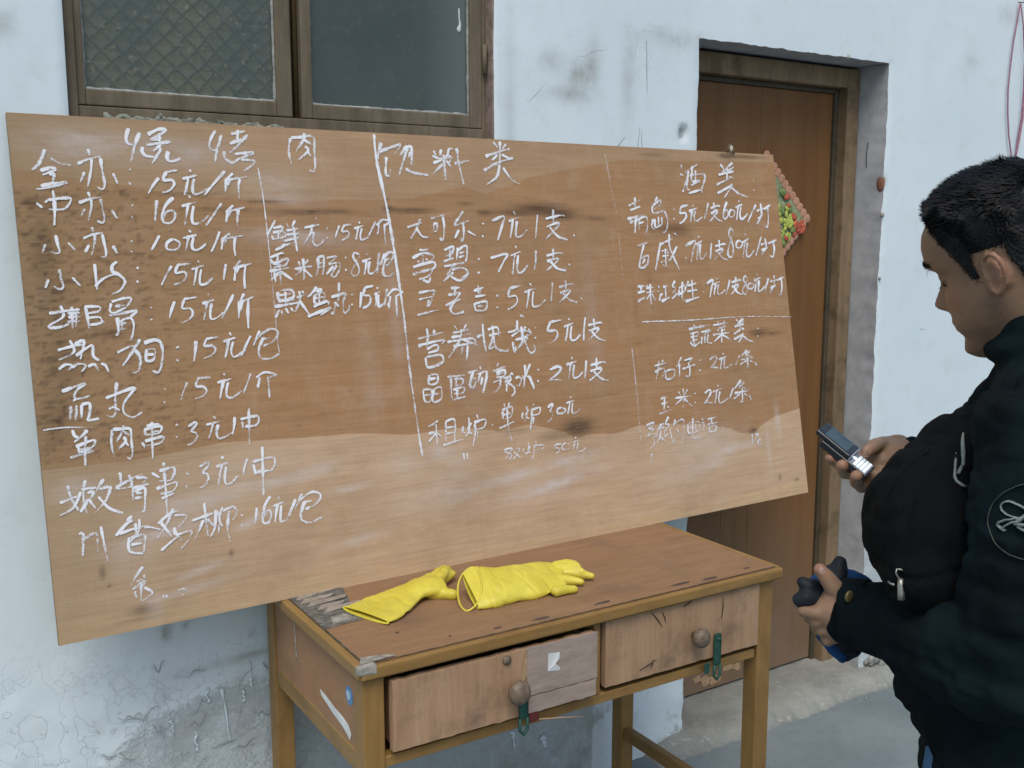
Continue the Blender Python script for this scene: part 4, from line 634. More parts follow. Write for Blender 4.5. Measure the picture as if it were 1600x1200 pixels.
def ribbon(strokes,wd,st,name):
    V=[];F=[];S=[];A=[]
    for s_ in strokes:
        pts=[tuple(float(v) for v in q.split(',')) for q in s_.split()]
        if len(pts)<2: continue
        p=cat(pts); zoff[0]=(zoff[0]+1)%60; y=-.0010-zoff[0]*.00002; base=len(V); n=len(p); ph=random.random()*99
        sj=st*random.uniform(.85,1.08)
        for i,(u_,v_) in enumerate(p):
            a=p[max(i-1,0)]; b=p[min(i+1,n-1)]; dx,dy=b[0]-a[0],b[1]-a[1]; L_=math.hypot(dx,dy) or 1
            nx_,ny_=-dy/L_,dx/L_; t=i/max(n-1,1)
            ww=wd/2*(.78+.5*noise.noise((i*.16,ph,0)))*(1.08-.35*t) 
            if i in (0,n-1): ww*=.6
            pr_=sj*(1.05-.25*t+.35*noise.noise((i*.09,ph,5)))
            for k,(sg,ac) in enumerate(((-1,0),(0,.5),(1,1))):
                V.append(((u_+nx_*ww*sg)/1000,y,(v_+ny_*ww*sg)/1000)); S.append(pr_); A.append(ac)
        for i in range(n-1):
            for k in (0,1): q=base+i*3+k; F.append((q,q+1,q+4,q+3))
    o=pydata(name,V,F,cm.m,board); attr(o.data,'strength',S); attr(o.data,'across',A); return o
for wd,st,txt in CHALK: tag(ribbon(txt.split(';'),wd*1.32,.55+.45*st,'chalk_writing'),kind='stuff')
for wd,st,txt in RULES:
    o=ribbon([txt],wd*1.35,.35+.65*st,'chalk_rule')
# a second, drier pass of the wide rule
# rusty wire hook on the top edge
hk=empty('wire_hook',tuple(board.matrix_world@Vector((1.918,-.002,BH))),0,'small bent wire hook with a pale scrap on the top edge of the board','hook')
MB().tube([(-.012,0,0),(-.010,.0,.012),(-.003,0,.022),(.006,0,.020),(.010,0,.008),(.012,-.002,-.004)],.0028,6).build('wire',m_frame,hk,True)
MB().ell((0,-.003,.010),(Vector((.007,0,0)),Vector((0,.003,0)),Vector((0,0,.009))),8,6).build('pale_scrap',plain('pale_rag',(.55,.55,.42),.9,.1),hk,True)

# ================================================================ desk
DYAW=-.0193
desk=empty('desk',(.0145,-.590,0),DYAW,'old two drawer wooden desk with ochre legs and worn brown top under the board','desk')
DL,DD,DT=1.052,.552,.80
m_top=wood('worn_desk_veneer',(.245,.140,.072),(.325,.198,.108),(.5,4,1),10,.5,(.10,.075,.06),.45)
m_och=wood('ochre_varnish',(.255,.145,.044),(.36,.222,.075),(1,1,.14),14,.45,(.10,.065,.03),.5)
m_ochx=wood('ochre_varnish_rail',(.255,.145,.044),(.36,.222,.075),(.14,1,1),14,.45,(.10,.065,.03),.5)
m_ochy=wood('ochre_varnish_side',(.24,.14,.044),(.33,.21,.075),(1,.14,1),14,.45,(.10,.065,.03),.55)
m_ply=wood('raw_drawer_plywood',(.36,.22,.125),(.48,.32,.195),(2.4,1,.18),12,.75,(.15,.10,.07),.8)
m_side=wood('reddish_side_panel',(.31,.165,.082),(.39,.228,.122),(1,.4,1),10,.6,(.13,.09,.06),.4)
m_scuff=plain('scuffed_edge',(.30,.29,.25),.8,.2,.5,60)
top=MB().box(.006,DL-.006,-.004,DD,DT-.012,DT).build('desk_top',m_top,desk,False,.0015,1)
# half round front and side mouldings
def mould(p,q,r,m,name='edge_moulding'):
    return MB().tube([Vector(p).lerp(Vector(q),i/12) for i in range(13)],r,12,True,.72).build(name,m,top,True)
MB().box(-.006,DL+.014,-.016,-.004,DT-.030,DT-.002).build('edge_moulding',m_ochx,top,False,.008,4)
MB().box(-.012,.006,-.010,DD,DT-.026,DT-.001).build('edge_moulding',m_ochy,top,False,.005,3)
MB().box(DL-.006,DL+.012,-.004,DD,DT-.026,DT-.001).build('edge_moulding',m_ochy,top,False,.005,3)
# dark seam / scuffs along the edges
ds=MB(); ds.box(.004,.0075,-.006,DD,DT-.001,DT+.0006)
edge_pts=[]
for i in range(181):
    x=DL*i/180; w2=.0011+.0022*max(0,noise.noise((i*.31,2,0)))+.0008*random.random()
    edge_pts+= [(x,-.0056,DT+.0004),(x,-.0056+w2,DT+.0004)]
ds.add(edge_pts,[(2*i,2*i+2,2*i+3,2*i+1) for i in range(180)])
tag(ds.build('edge_chip',plain('dark_edge_grime',(.10,.095,.07),.9,.1,.5,60),top),kind='stuff')
sc=MB()
for (x,y,l,wd2) in ((.56,.018,.055,.006),(.40,.012,.05,.006),(.20,.03,.006,.006),(.78,.02,.07,.005),(.86,.012,.05,.007),(.30,.016,.02,.004),(.98,.02,.03,.004),(.12,.10,.01,.004)):
    n=10;pts=[]
    for i in range(n):
        a=2*math.pi*i/n; k=random.uniform(.6,1.1); pts.append((x+l*k*math.cos(a)*.5,y+wd2*k*math.sin(a),DT+.0009))
    sc.add(pts,[tuple(range(n))])
sc.build_each('veneer_scar',plain('dark_veneer_scar',(.10,.075,.06),.8,.2),top)
# broken corners: torn ply at rear left, crushed front left
tv=MB()
m_torn=wood('torn_ply',(.26,.23,.19),(.42,.37,.30),(4,1,1),14,.85,(.10,.09,.08),.5)
MB().add([(.006,.19,DT+.0008),(.095,.20,DT+.0008),(.10,.27,DT+.0008),(.13,.40,DT+.0008),(.006,.42,DT+.0008)],[(0,1,2,3,4)]).build('torn_patch',plain('dark_torn_ply',(.15,.145,.125),.9,.1,.6,50),top)
for k,(x0,x1,y0,z) in enumerate(((.012,.085,.345,.004),(.018,.105,.32,.0055),(.030,.090,.295,.003),(.035,.115,.27,.006),(.012,.06,.372,.003),(.05,.12,.385,.004))):
    yy=y0; V=[(x0,yy,DT+z*.4),(x1,yy+.008,DT+z),(x1+.012,yy+.022,DT+z),(x0+.02,yy+.026,DT+z*.5)]
    V+= [(a,b,c_-.0016) for a,b,c_ in V]
    MB().add(V,[(0,1,2,3),(7,6,5,4),(0,4,5,1),(1,5,6,2),(2,6,7,3),(3,7,4,0)]).build('veneer_splinter',m_torn,top)
MB().add([(.03,.205,DT+.0012),(.085,.21,DT+.0012),(.07,.25,DT+.0012),(.04,.245,DT+.0012)],[(0,1,2,3)]).build('torn_patch',m_scuff,top)
MB().box(-.0128,.026,-.0165,-.001,DT-.018,DT+.001,.0015).build('crushed_corner',m_scuff,top,False,.004,2)
MB().add([(-.004,-.003,DT+.0012),(.07,-.003,DT+.003),(.055,.016,DT+.0012),(.01,.026,DT+.0012)],[(0,1,2,3)]).build('torn_patch',m_scuff,top)
# legs
LW=.043
for (x,y) in ((.002,.0),(DL-LW-.004,.0),(.004,DD-LW-.006),(DL-LW-.010,DD-LW-.006)):
    lz=.788 if y==0 else .786
    MB().box(x,x+LW,y,y+LW,0,lz,.001).build('leg',m_och,desk,False,.003,2)
# rails and panels
MB().box(LW+.002,DL-LW-.008,.004,.030,.582,.604).build('front_rail',m_ochx,desk,False,.002,1)
MB().box(.528,.546,.003,.026,.604,.786).build('drawer_divider',m_och,desk,False,.0015,1)
MB().box(.010,.022,LW,DD-LW-.006,.604,.787).build('side_panel',m_side,desk)
MB().box(.008,.030,LW,DD-LW-.006,.562,.604).build('side_rail',m_ochy,desk,False,.002,1)
MB().box(DL-.030,DL-.018,LW,DD-LW-.006,.604,.787).build('side_panel',m_side,desk)
MB().box(DL-.038,DL-.016,LW,DD-LW-.006,.562,.604).build('side_rail',m_ochy,desk,False,.002,1)
MB().box(.03,DL-.04,DD-.02,DD-.008,.58,.787).build('back_panel',m_side,desk)
MB().box(.03,DL-.04,.03,DD-.03,.585,.590).build('dust_board',m_side,desk)
for x in (.010,DL-.045): MB().box(x,x+.026,LW,DD-LW-.006,.150,.185).build('stretcher',m_ochy,desk,False,.003,1)
# drawers
def drawer(x0,x1,y,tilt,label):
    d=empty('drawer',(x0,y,.606),tilt); d.parent=desk; d['label']=label
    return d
def jagtop(mb,x0,x1,z0,z1,y0,y1,n=26,jz=.003,s=0):
    V=[]
    for i in range(n+1):
        x=x0+(x1-x0)*i/n; a=jz*noise.noise((i*.7,s,0)); b=jz*noise.noise((i*.7,s+9,0))
        V+= [(x,y0,z0+b),(x,y0,z1+a),(x,y1,z1+a),(x,y1,z0+b)]
    F=[]
    for i in range(n):
        for k in range(4): F.append((i*4+k,i*4+(k+1)%4,(i+1)*4+(k+1)%4,(i+1)*4+k))
    F+=[(0,3,2,1),(n*4,n*4+1,n*4+2,n*4+3)]
    return mb.add(V,F)
m_knob=plain('worn_round_knob',(.17,.13,.09),.45,.4,.4,80); m_hasp=plain('green_painted_metal',(.022,.085,.065),.5,.4,.35,60,0); m_face2=wood('greyed_ply',(.31,.25,.21),(.45,.37,.31),(.5,1,3),14,.8,(.15,.12,.10),.4)
def hasp(par,x,z,y):
    h=MB().box(x-.0095,x+.0095,y-.006,y-.002,z-.036,z+.040).build('hasp',m_hasp,par,False,.0045,2)
    MB().tube([(x-.0085,y-.005,z-.034),(x-.009,y-.005,z-.060),(x,y-.005,z-.070),(x+.009,y-.005,z-.060),(x+.0085,y-.005,z-.034)],.0035,7).build('hasp_loop',m_hasp,par,True)
    MB().lathe((x,y-.008,z+.028),[(.001,-.003),(.005,-.002),(.006,.002)],10,'Y').build('rivet',m_hasp,par,True)
d1=drawer(.052,.526,-.012,-.012,'left drawer hanging slightly open with torn pale ply front')
jagtop(MB(),.004,.465,.012,.150,.0,.016,30,.004,1).build('drawer_front',m_ply,d1)
jagtop(MB(),.296,.468,.052,.152,-.0035,-.0005,12,.003,5).build('grey_veneer_strip',m_face2,d1)
jagtop(MB(),.300,.466,.014,.049,-.0025,-.0005,12,.004,7).build('grey_veneer_strip',m_face2,d1)
MB().box(.010,.022,.016,.40,.016,.14).box(.445,.457,.016,.40,.016,.14).box(.022,.445,.016,.40,.016,.022).build('drawer_box',m_side,d1)
MB().lathe((.262,-.004,.078),[(.008,0),(.009,-.008),(.016,-.012),(.0235,-.020),(.0245,-.028),(.020,-.036),(.010,-.041),(.001,-.042)],20,'Y').build('knob',m_knob,d1,True)
hasp(d1,.284,.046,-.004)
MB().lathe((.250,-.001,.138),[(.001,-.004),(.009,-.003),(.010,0)],12,'Y').build('nail_head',m_knob,d1,True)
MB().add([(.345,-.0045,.132),(.372,-.006,.130),(.371,-.0065,.116),(.362,-.007,.108),(.374,-.006,.096),(.372,-.0045,.090),(.344,-.0045,.094)],[(0,1,2,3,4,5,6)]).build('torn_paper',m_white,d1)
MB().add([(.292,-.0025,.145),(.305,-.0025,.14),(.300,-.0025,.10),(.276,-.0025,.07),(.286,-.0025,.11)],[(0,1,2,3,4)]).build('bare_splinter',m_bare,d1)
MB().box(.300,.322,-.006,.0,-.004,.012).build('red_tab',plain('dark_red_paint',(.12,.03,.03),.7,.2),d1)
d2=drawer(.548,1.034,-.002,-.006,'right drawer with plain pinkish ply front and green hasp')
jagtop(MB(),.008,.452,.012,.162,.0,.016,30,.003,3).build('drawer_front',m_ply,d2)
MB().box(.010,.022,.016,.40,.016,.14).box(.430,.442,.016,.40,.016,.14).box(.022,.430,.016,.40,.016,.022).build('drawer_box',m_side,d2)
MB().lathe((.252,-.002,.080),[(.008,0),(.009,-.008),(.015,-.012),(.0215,-.020),(.0225,-.028),(.018,-.036),(.009,-.041),(.001,-.042)],20,'Y').build('knob',m_knob,d2,True)
hasp(d2,.318,.030,-.004)
MB().box(.285,.300,-.006,-.001,-.022,.004).build('staple',m_hasp,d2,False,.002,1)
sd_=MB()
for (x,z,l,a) in ((.13,.155,.05,-.9),(.16,.150,.03,-1.2),(.22,.150,.03,.4),(.10,.030,.05,.3),(.13,.028,.02,1.2),(.335,.10,.05,1.5)):
    sd_.tube([(x,-.0006,z),(x+math.cos(a)*l*.5+.002,-.0006,z+math.sin(a)*l*.5),(x+math.cos(a)*l,-.0006,z+math.sin(a)*l)],[.0008,.0016,.0005],5)
sd_.build_each('ply_crack',plain('dark_split',(.06,.045,.035),.9,.1),d2)
# pale splinter poking out under the left drawer
MB().tube([(.365,-.010,.600),(.43,-.016,.590),(.49,-.024,.580)],[.0016,.0013,.0006],6).build('pale_splinter',m_bare,desk,True)
# stickers on the left side panel
def sidepoly(pts,m,name,t=.0012):
    n=len(pts); V=[(.010-.0003,y,z) for y,z in pts]+[(.010-t,y,z) for y,z in pts]
    return MB().add(V,[tuple(range(n,2*n))]+[(i,(i+1)%n,n+(i+1)%n,n+i) for i in range(n)]).build(name,m,desk)
sidepoly([(.082+.017*math.cos(a*.5236),.704+.019*math.sin(a*.5236)) for a in range(12)],plain('blue_print',(.10,.26,.48),.5,.4,.3,90),'blue_round_sticker')
sidepoly([(.082+.009*math.cos(a*.5236)+.003,.704+.010*math.sin(a*.5236)) for a in range(12)],plain('light_blue_print',(.42,.56,.66),.5,.4,.3,90),'sticker_emblem',.0018)
sidepoly([(.235,.656),(.205,.654),(.16,.648),(.12,.646),(.092,.640),(.078,.626),(.085,.612),(.094,.618),(.12,.626),(.15,.630),(.165,.632),(.20,.640),(.23,.646)],m_white,'torn_white_label')
sidepoly([(.380,.765),(.376,.765),(.374,.72),(.368,.68),(.372,.67),(.378,.70)],m_scuff,'scratch_mark')

# ================================================================ yellow rubber gloves
m_yel=M('yellow_rubber',.42,.4); a=m_yel.noise(12,4,.6); b=m_yel.noise(260,3,.6)
m_yel.col(m_yel.mix(m_yel.ramp(a,[(.3,0),(.7,1)]),(.58,.49,.045),(.70,.61,.075))); m_yel.col(m_yel.mix(m_yel.math('MULTIPLY',m_yel.ramp(m_yel.noise(30,6,.7),[(.5,0),(.72,1)]),.45),m_yel.b.inputs['Base Color'].links[0].from_socket,(.42,.36,.07))); m_yel.bump(m_yel.noise(55,5,.7),.22,.003); m_yel.bump(b,.25,.0015); m_yel=m_yel.m
def rubber_glove(name,label,sections,chains,mouth_dir,group='yellow rubber gloves on the desk'):
    """sections: (centre, half width vector, half height vector) from the cuff mouth to the palm"""
    t=empty(name,(sections[0][0][0],sections[0][0][1],.80),0,label,'glove',group); o=Vector(t.location)
    mb=MB(); n=28; V=[];F=[]; S=[]
    ins=[]  # resample
    for i in range(len(sections)-1):
        for k in range(6):
            f=k/6; f=f; A,B=sections[i],sections[i+1]; S.append(tuple(Vector(A[j]).lerp(Vector(B[j]),f) for j in range(3)))
    S.append(tuple(Vector(v) for v in sections[-1]))
    # smooth
    for _ in range(3): S=[S[0]]+[tuple((S[i-1][j]+S[i][j]*2+S[i+1][j])/4 for j in range(3)) for i in range(1,len(S)-1)]+[S[-1]]
    for c,wv_,hv in S:
        for k in range(n):
            a=2*math.pi*k/n; ca,sa=math.cos(a),math.sin(a); sa=math.copysign(abs(sa)**.8,sa)
            V.append(c-o+wv_*ca+hv*sa)
    m=len(S)
    for i in range(m-1):
        for k in range(n): F.append((i*n+k,i*n+(k+1)%n,(i+1)*n+(k+1)%n,(i+1)*n+k))
    F.append(tuple(range(n))); F.append(tuple((m-1)*n+k for k in range(n))); mb.add(V,F)
    for pts,rad in chains: mb.chain([Vector(p)-o for p in pts],rad,12)
    c0=S[0][0]-o; dirn=(S[1][0]-S[0][0]).normalized()
    def wr(co,no):
        q=fbm(co+5,22,2,3)-.5; q2=fbm(co+9,60,2,5)-.5; k_=np.clip(((co-np.array(c0))@np.array(dirn)-.004)/.04,0,1); rd=np.abs(fbm(co*np.array([1.6,1.0,1.0])+3,16,2,9)-.5); fold=-.0020*np.clip(1-rd*11,0,1); return co+no*((q*.009+q2*.0018+fold)*k_)[:,None]
    g=mb.remesh('glove_shell',.0028,m_yel,t,5,wr)
    # open the mouth
    bm=bmesh.new(); bm.from_mesh(g.data)
    bmesh.ops.bisect_plane(bm,geom=bm.verts[:]+bm.edges[:]+bm.faces[:],plane_co=c0+dirn*.0045,plane_no=dirn,clear_inner=True)
    bm.to_mesh(g.data)
    # rolled rim: the boundary of the hole
    bes=[e for e in bm.edges if e.is_boundary]; bm.free()
    md=g.modifiers.new('s','SOLIDIFY'); md.thickness=.0012; md.offset=-1
    c,wv_,hv=S[0]; rim=[c-o+dirn*.0045+wv_*math.cos(2*math.pi*k/40)*1.0+hv*math.copysign(abs(math.sin(2*math.pi*k/40))**.8,math.sin(2*math.pi*k/40)) for k in range(41)]
    MB().tube(rim,.0022,7,False).build('rolled_rim',m_yel,t,True)
    return t
def G_(px,py,h): return on(px,py,(0,0,1),.80+h)
def sec(pa,pb,h,lift):      # section whose ends project on the two outline points, on the desk top
    a=G_(*pa,h/2+.002); b=G_(*pb,h/2+.002); c=(a+b)/2; c.z=.80+lift+h/2+.001
    return (c,(b-a)/2,Vector((0,0,h/2)))
Z1=Vector((0,0,1))
# right-hand glove: mouth held open towards the left
c0=on(732,919,(0,0,1),.830)
def gp(px,py,z): return on(px,py,(0,0,1),z)
g2s=[(gp(731,920,.832),(gp(742,950,.806)-gp(728,887,.860))/2*.90+Vector((0,0,0)),Vector((.030,.004,.016))),
     (gp(765,917,.828),(gp(775,945,.810)-gp(762,890,.848))/2,Vector((.012,.002,.020))),
     (gp(815,911,.822),(gp(825,936,.808)-gp(810,889,.838))/2,Vector((.004,.0,.018))),
     (gp(850,904,.818),(gp(858,930,.806)-gp(845,882,.830))/2,Vector((.0,.0,.014))),
     (gp(878,898,.816),(gp(884,916,.806)-gp(872,881,.824))/2,Vector((.0,.0,.011)))]
g2c=[([gp(868,924,.812),gp(885,921,.811),gp(897,920,.810)],[.012,.0105,.008]),
     ([gp(874,906,.814),gp(896,907,.812),gp(908,909,.811)],[.012,.010,.0075]),
     ([gp(872,895,.816),gp(898,896,.816),gp(915,898,.814),gp(925,900,.812)],[.013,.011,.0105,.009]),
     ([gp(872,890,.822),gp(890,888,.824),gp(903,892,.822),gp(910,893,.822)],[.013,.010,.009,.008]),
     ([gp(868,885,.826),gp(885,880,.830),gp(898,882,.832),gp(903,885,.830)],[.013,.010,.009,.008])]
rubber_glove('rubber_glove','yellow rubber glove with wide open cuff and fingers pointing right, on the desk',g2s,g2c,None)
g1s=[(gp(569,962,.806),(gp(605,973,.8045)-gp(535,950,.8045))/2,Vector((.002,.004,.0052))),
     (gp(603,947,.808),(gp(630,962,.805)-gp(572,934,.807))/2,Vector((0,0,.008))),
     (gp(632,932,.812),(gp(648,943,.807)-gp(612,920,.809))/2,Vector((0,0,.013))),
     (gp(655,919,.818),(gp(664,931,.809)-gp(645,911,.812))/2,Vector((0,0,.015))),
     (gp(676,912,.820),(gp(688,928,.808)-gp(665,904,.812))/2,Vector((0,0,.016))),
     (gp(688,908,.820),(gp(700,922,.808)-gp(678,897,.814))/2,Vector((0,0,.012)))]
g1c=[([gp(672,925,.812),gp(692,927,.810),gp(708,929,.810)],[.015,.012,.010]),
     ([gp(686,905,.822),gp(696,895,.826),gp(700,888,.828)],[.015,.012,.008]),
     ([gp(684,900,.818),gp(690,892,.822),gp(694,886,.826)],[.015,.011,.007]),
     ([gp(690,906,.816),gp(703,899,.818),gp(706,897,.816)],[.014,.011,.009])]
rubber_glove('rubber_glove','twisted yellow rubber glove with flattened cuff, nearest the torn corner of the desk',g1s,g1c,None)

# ================================================================ the man
m_skin=M('skin',.5,.35); a=m_skin.noise(9,5,.6); b=m_skin.noise(300,3,.6); c_=m_skin.noise(45,4,.6)
s_=m_skin.mix(m_skin.ramp(a,[(.35,0),(.65,1)]),(.215,.135,.078),(.30,.198,.125)); s_=m_skin.mix(m_skin.math('MULTIPLY',m_skin.ramp(c_,[(.5,0),(.75,1)]),.35),s_,(.19,.08,.05))
jw=m_skin.noise(700,2,.5); sx=m_skin.n('SeparateXYZ'); m_skin.l(m_skin.tc.outputs['Object'],sx.inputs[0])
hz=m_skin.at('beard'); s_=m_skin.mix(m_skin.math('MULTIPLY',hz,m_skin.ramp(jw,[(.35,.15),(.6,.75)])),s_,(.085,.062,.050)); s_=m_skin.mix(m_skin.math('MULTIPLY',m_skin.at('flush'),.5),s_,(.36,.155,.105))
m_skin.col(s_); m_skin.bump(b,.15,.001); m_skin.b.inputs['Subsurface Weight'].default_value=.08; m_skin.b.inputs['Subsurface Radius'].default_value=(.01,.004,.002); m_skin.b.inputs['Subsurface Scale'].default_value=.5; m_skin=m_skin.m
m_jak=M('black_jacket_cloth',.9,.10); a=m_jak.noise(6,5,.6); b=m_jak.noise(500,2,.6)
m_jak.col(m_jak.mix(m_jak.ramp(a,[(.35,0),(.65,1)]),(.0022,.0045,.0052),(.0050,.0125,.0150))); m_jak.bump(b,.2,.0012)
m_jak.b.inputs['Sheen Weight'].default_value=.0; m_jak.b.inputs['Sheen Roughness'].default_value=.5; m_jak.b.inputs['Sheen Tint'].default_value=(.4,.8,.9,1); m_jak=m_jak.m
m_bag=plain('black_bag_cloth',(.0030,.0045,.0050),.85,.10,.3,90)
m_jean=plain('blue_denim',(.06,.13,.24),.85,.1,.3,220)
m_hair=plain('black_hair',(.0045,.006,.007),.55,.25,.3,90)
m_shoe=plain('dark_shoe_leather',(.02,.018,.016),.5,.4)
m_metal=plain('zip_metal',(.30,.31,.28),.4,.6,.2,40,.8)
m_gblue=plain('blue_glove_fabric',(.010,.055,.16),.85,.2,.35,60); m_gblk=plain('black_glove_leather',(.008,.012,.018),.65,.3)

D0=1.42
BY=R(110); BF=Vector((math.cos(BY),math.sin(BY),0)); BL=Vector((-math.sin(BY),math.cos(BY),0))
feet=at(1590,1200,1.42); person=empty('person',(feet.x,feet.y,0),0,'man in black jacket and jeans looking down at a phone in his raised hand','person')
PO=Vector(person.location)
# ---- head
HC=Vector((.609,-1.417,1.537)); HYAW,HPIT,HROL=R(101.5),R(19),R(-12)
def hp(x,y,z):
    y,z=y*math.cos(HROL)-z*math.sin(HROL), y*math.sin(HROL)+z*math.cos(HROL)
    x,z=x*math.cos(HPIT)+z*math.sin(HPIT), -x*math.sin(HPIT)+z*math.cos(HPIT)
    return Vector((x*math.cos(HYAW)-y*math.sin(HYAW), x*math.sin(HYAW)+y*math.cos(HYAW), z))+HC
#      z     front  back   halfw
SL=[(-.122,.060,.010,.018),(-.114,.080,.028,.032),(-.103,.090,.040,.040),(-.090,.088,.050,.048),(-.078,.086,.056,.054),(-.066,.090,.060,.059),(-.052,.091,.064,.063),(-.036,.088,.070,.067),(-.018,.085,.080,.070),(0,.084,.088,.0715),(.014,.085,.094,.073),(.028,.0955,.098,.0745),(.042,.0975,.100,.076),(.058,.096,.100,.0765),(.075,.089,.096,.074),(.090,.076,.088,.068),(.104,.058,.074,.056),(.115,.036,.052,.038),(.121,.016,.026,.018),(.123,.002,.004,.003)]
sz=[s[0] for s in SL]
def slc(z): return [np.interp(z,sz,[s[k] for s in SL]) for k in (1,2,3)]
NOSE=[(.030,0),(.020,.001),(.010,.004),(0,.010),(-.012,.018),(-.022,.026),(-.030,.027),(-.036,.019),(-.041,.006),(-.046,0)]
def head_mesh(mb,inset=0,top=None):
    n,m=84,74; V=[];F=[]
    for j in range(m+1):
        z=-.122+.245*j/m; af,ab,wd=slc(z)
        for k in range(n):
            t=2*math.pi*k/n; ct,st=math.cos(t),math.sin(t); e=.86
            x=(af if ct>0 else ab)*math.copysign(abs(ct)**(e if ct>0 else .95),ct); y=wd*math.copysign(abs(st)**(.86 if ct>0 else .95),st)
            if ct>0:
                nb=np.interp(-z,[-q[0] for q in NOSE],[q[1] for q in NOSE]); wn=.0075+.0085*max(0,min(1,(-z)/.03))
                x+=nb*math.exp(-(y/wn)**2) + (.006 if -.040<z<-.024 else 0)*math.exp(-((abs(y)-.013)/.006)**2)*0
                x+=.004*math.exp(-((z+.031)/.007)**2)*math.exp(-((abs(y)-.014)/.006)**2)
                x-=.011*math.exp(-((abs(y)-.032)/.017)**2-((z-.010)/.013)**2)      # eye sockets
                x+=.004*math.exp(-((abs(y)-.030)/.020)**2-((z-.030)/.008)**2)      # brow ridge
                x+=.004*math.exp(-((abs(y)-.044)/.018)**2-((z+.020)/.014)**2)      # cheekbone
                x+=.0055*math.exp(-(y/.022)**2-((z+.057)/.0045)**2)+.0055*math.exp(-(y/.019)**2-((z+.068)/.005)**2) # lips
                x-=.0035*math.exp(-(y/.024)**2-((z+.0625)/.0022)**2)
                x-=.004*math.exp(-(y/.024)**2-((z+.080)/.006)**2)
                x+=.004*math.exp(-(y/.018)**2-((z+.102)/.010)**2)
            V.append(hp(x,y,z))
    for j in range(m):
        for k in range(n): F.append((j*n+k,j*n+(k+1)%n,(j+1)*n+(k+1)%n,(j+1)*n+k))
    F.append(tuple(range(n))[::-1]); F.append(tuple(m*n+k for k in range(n)))
    mb.add(V,F)
body=MB(); head_mesh(body)
NECK0=hp(-.020,0,-.040); NB=at(1640,610,1.43)
body.chain([NECK0,hp(-.034,0,-.085),NB],[.058,.055,.046],20)
# ears
for sgn in (1,-1):
    def ep(x,z,out): x*=.88; z*=.90; return hp(x,sgn*(.066+out),z)
    hel=[ep(.004,-.004,.010),ep(.004,.010,.010),ep(.000,.024,.012),ep(-.010,.032,.017),ep(-.021,.030,.021),ep(-.028,.019,.023),ep(-.028,.004,.021),ep(-.022,-.011,.017),ep(-.013,-.022,.013),ep(-.005,-.028,.010),ep(.002,-.022,.008),ep(.003,-.012,.008)]
    body.chain(hel,[.0030,.0030,.0034,.0038,.0042,.0042,.0040,.0036,.0042,.0050,.0042,.0030],8)
    body.chain([ep(-.002,.012,.007),ep(-.013,.018,.011),ep(-.018,.006,.012),ep(-.012,-.008,.010)],[.003,.003,.0032,.003],8)
    body.ell(ep(-.016,.002,.004),(hp(.015,0,0)-HC,hp(0,.006,0)-HC,hp(0,0,.024)-HC),12,8)
    body.ell(ep(.006,-.005,.006),(hp(.004,0,0)-HC,hp(0,.005,0)-HC,hp(0,0,.006)-HC),8,6)
for sgn in (1,-1): body.ell(hp(.0665,sgn*.032,.0115),(hp(.0135,0,0)-HC,hp(0,.0145,0)-HC,hp(0,0,.0125)-HC),16,12)
# ---- joints
SHL=at(1640,700,1.235); ELL=at(1612,1040,1.235); WRL=at(1322,958,1.490)
SHR=at(1598,678,1.570); ELR=at(1500,800,1.54); WRR=at(1418,712,1.615)
CH=at(1640,780,1.43); BE=at(1612,960,1.43); HI=at(1590,1130,1.43)
body.chain([NB,CH,BE,HI],[.046,.10,.10,.11],18)
for P_,r in ((CH,(.165,.10,.12)),(BE,(.145,.095,.12)),(HI,(.150,.10,.11))): body.ell(P_,(BL*r[0],BF*r[1],Z1*r[2]),20,14)
body.chain([NB,SHL,ELL,WRL],[.045,.050,.030,.024]); body.chain([NB-Z1*.02,SHR,ELR,WRR],[.040,.045,.034,.027])
legs=[]
for sg in (1,-1):
    hip=HI+BL*sg*.085-Z1*.03; knee=Vector((hip.x+BF.x*.03+BL.x*sg*.02,hip.y+BF.y*.03+BL.y*sg*.02,.49)); ank=Vector((hip.x+BL.x*sg*.04-BF.x*.01,hip.y+BL.y*sg*.04-BF.y*.01,.085)); legs.append((hip,knee,ank))
    body.chain([hip,knee,ank],[.085,.055,.038]); body.chain([ank,ank+BF*.06-Z1*.045,ank+BF*.15-Z1*.055],[.038,.03,.022])
# ---- right hand, palm up under the phone
f_=lambda *q: [at(*a) for a in q]
body.chain(f_((1418,712,1.615),(1398,716,1.605),(1378,722,1.595)),[.028,.030,.027])
body.chain(f_((1404,700,1.625),(1384,704,1.625),(1372,712,1.620)),[.022,.022,.018])
body.chain(f_((1396,738,1.590),(1374,745,1.580),(1358,742,1.580)),[.020,.019,.016])
# thumb over the keypad
body.chain(f_((1398,700,1.625),(1382,694,1.612),(1367,696,1.572),(1354,706,1.543)),[.0165,.0130,.0112,.0088],12)
# fingers wrapped under the phone, tips showing on the near side
body.chain(f_((1372,715,1.620),(1338,716,1.640),(1310,724,1.595),(1298,715,1.550)),[.0125,.0105,.0098,.0092],12)
body.chain(f_((1372,728,1.605),(1342,734,1.620),(1320,739,1.575),(1316,727,1.532)),[.0130,.0110,.0102,.0094],12)
body.chain(f_((1368,740,1.590),(1350,750,1.600),(1338,754,1.560),(1338,744,1.520)),[.0125,.0108,.0100,.0094],12)
body.chain(f_((1366,748,1.580),(1355,760,1.585),(1345,762,1.565),(1343,754,1.548)),[.0110,.0095,.0088,.0078],12)
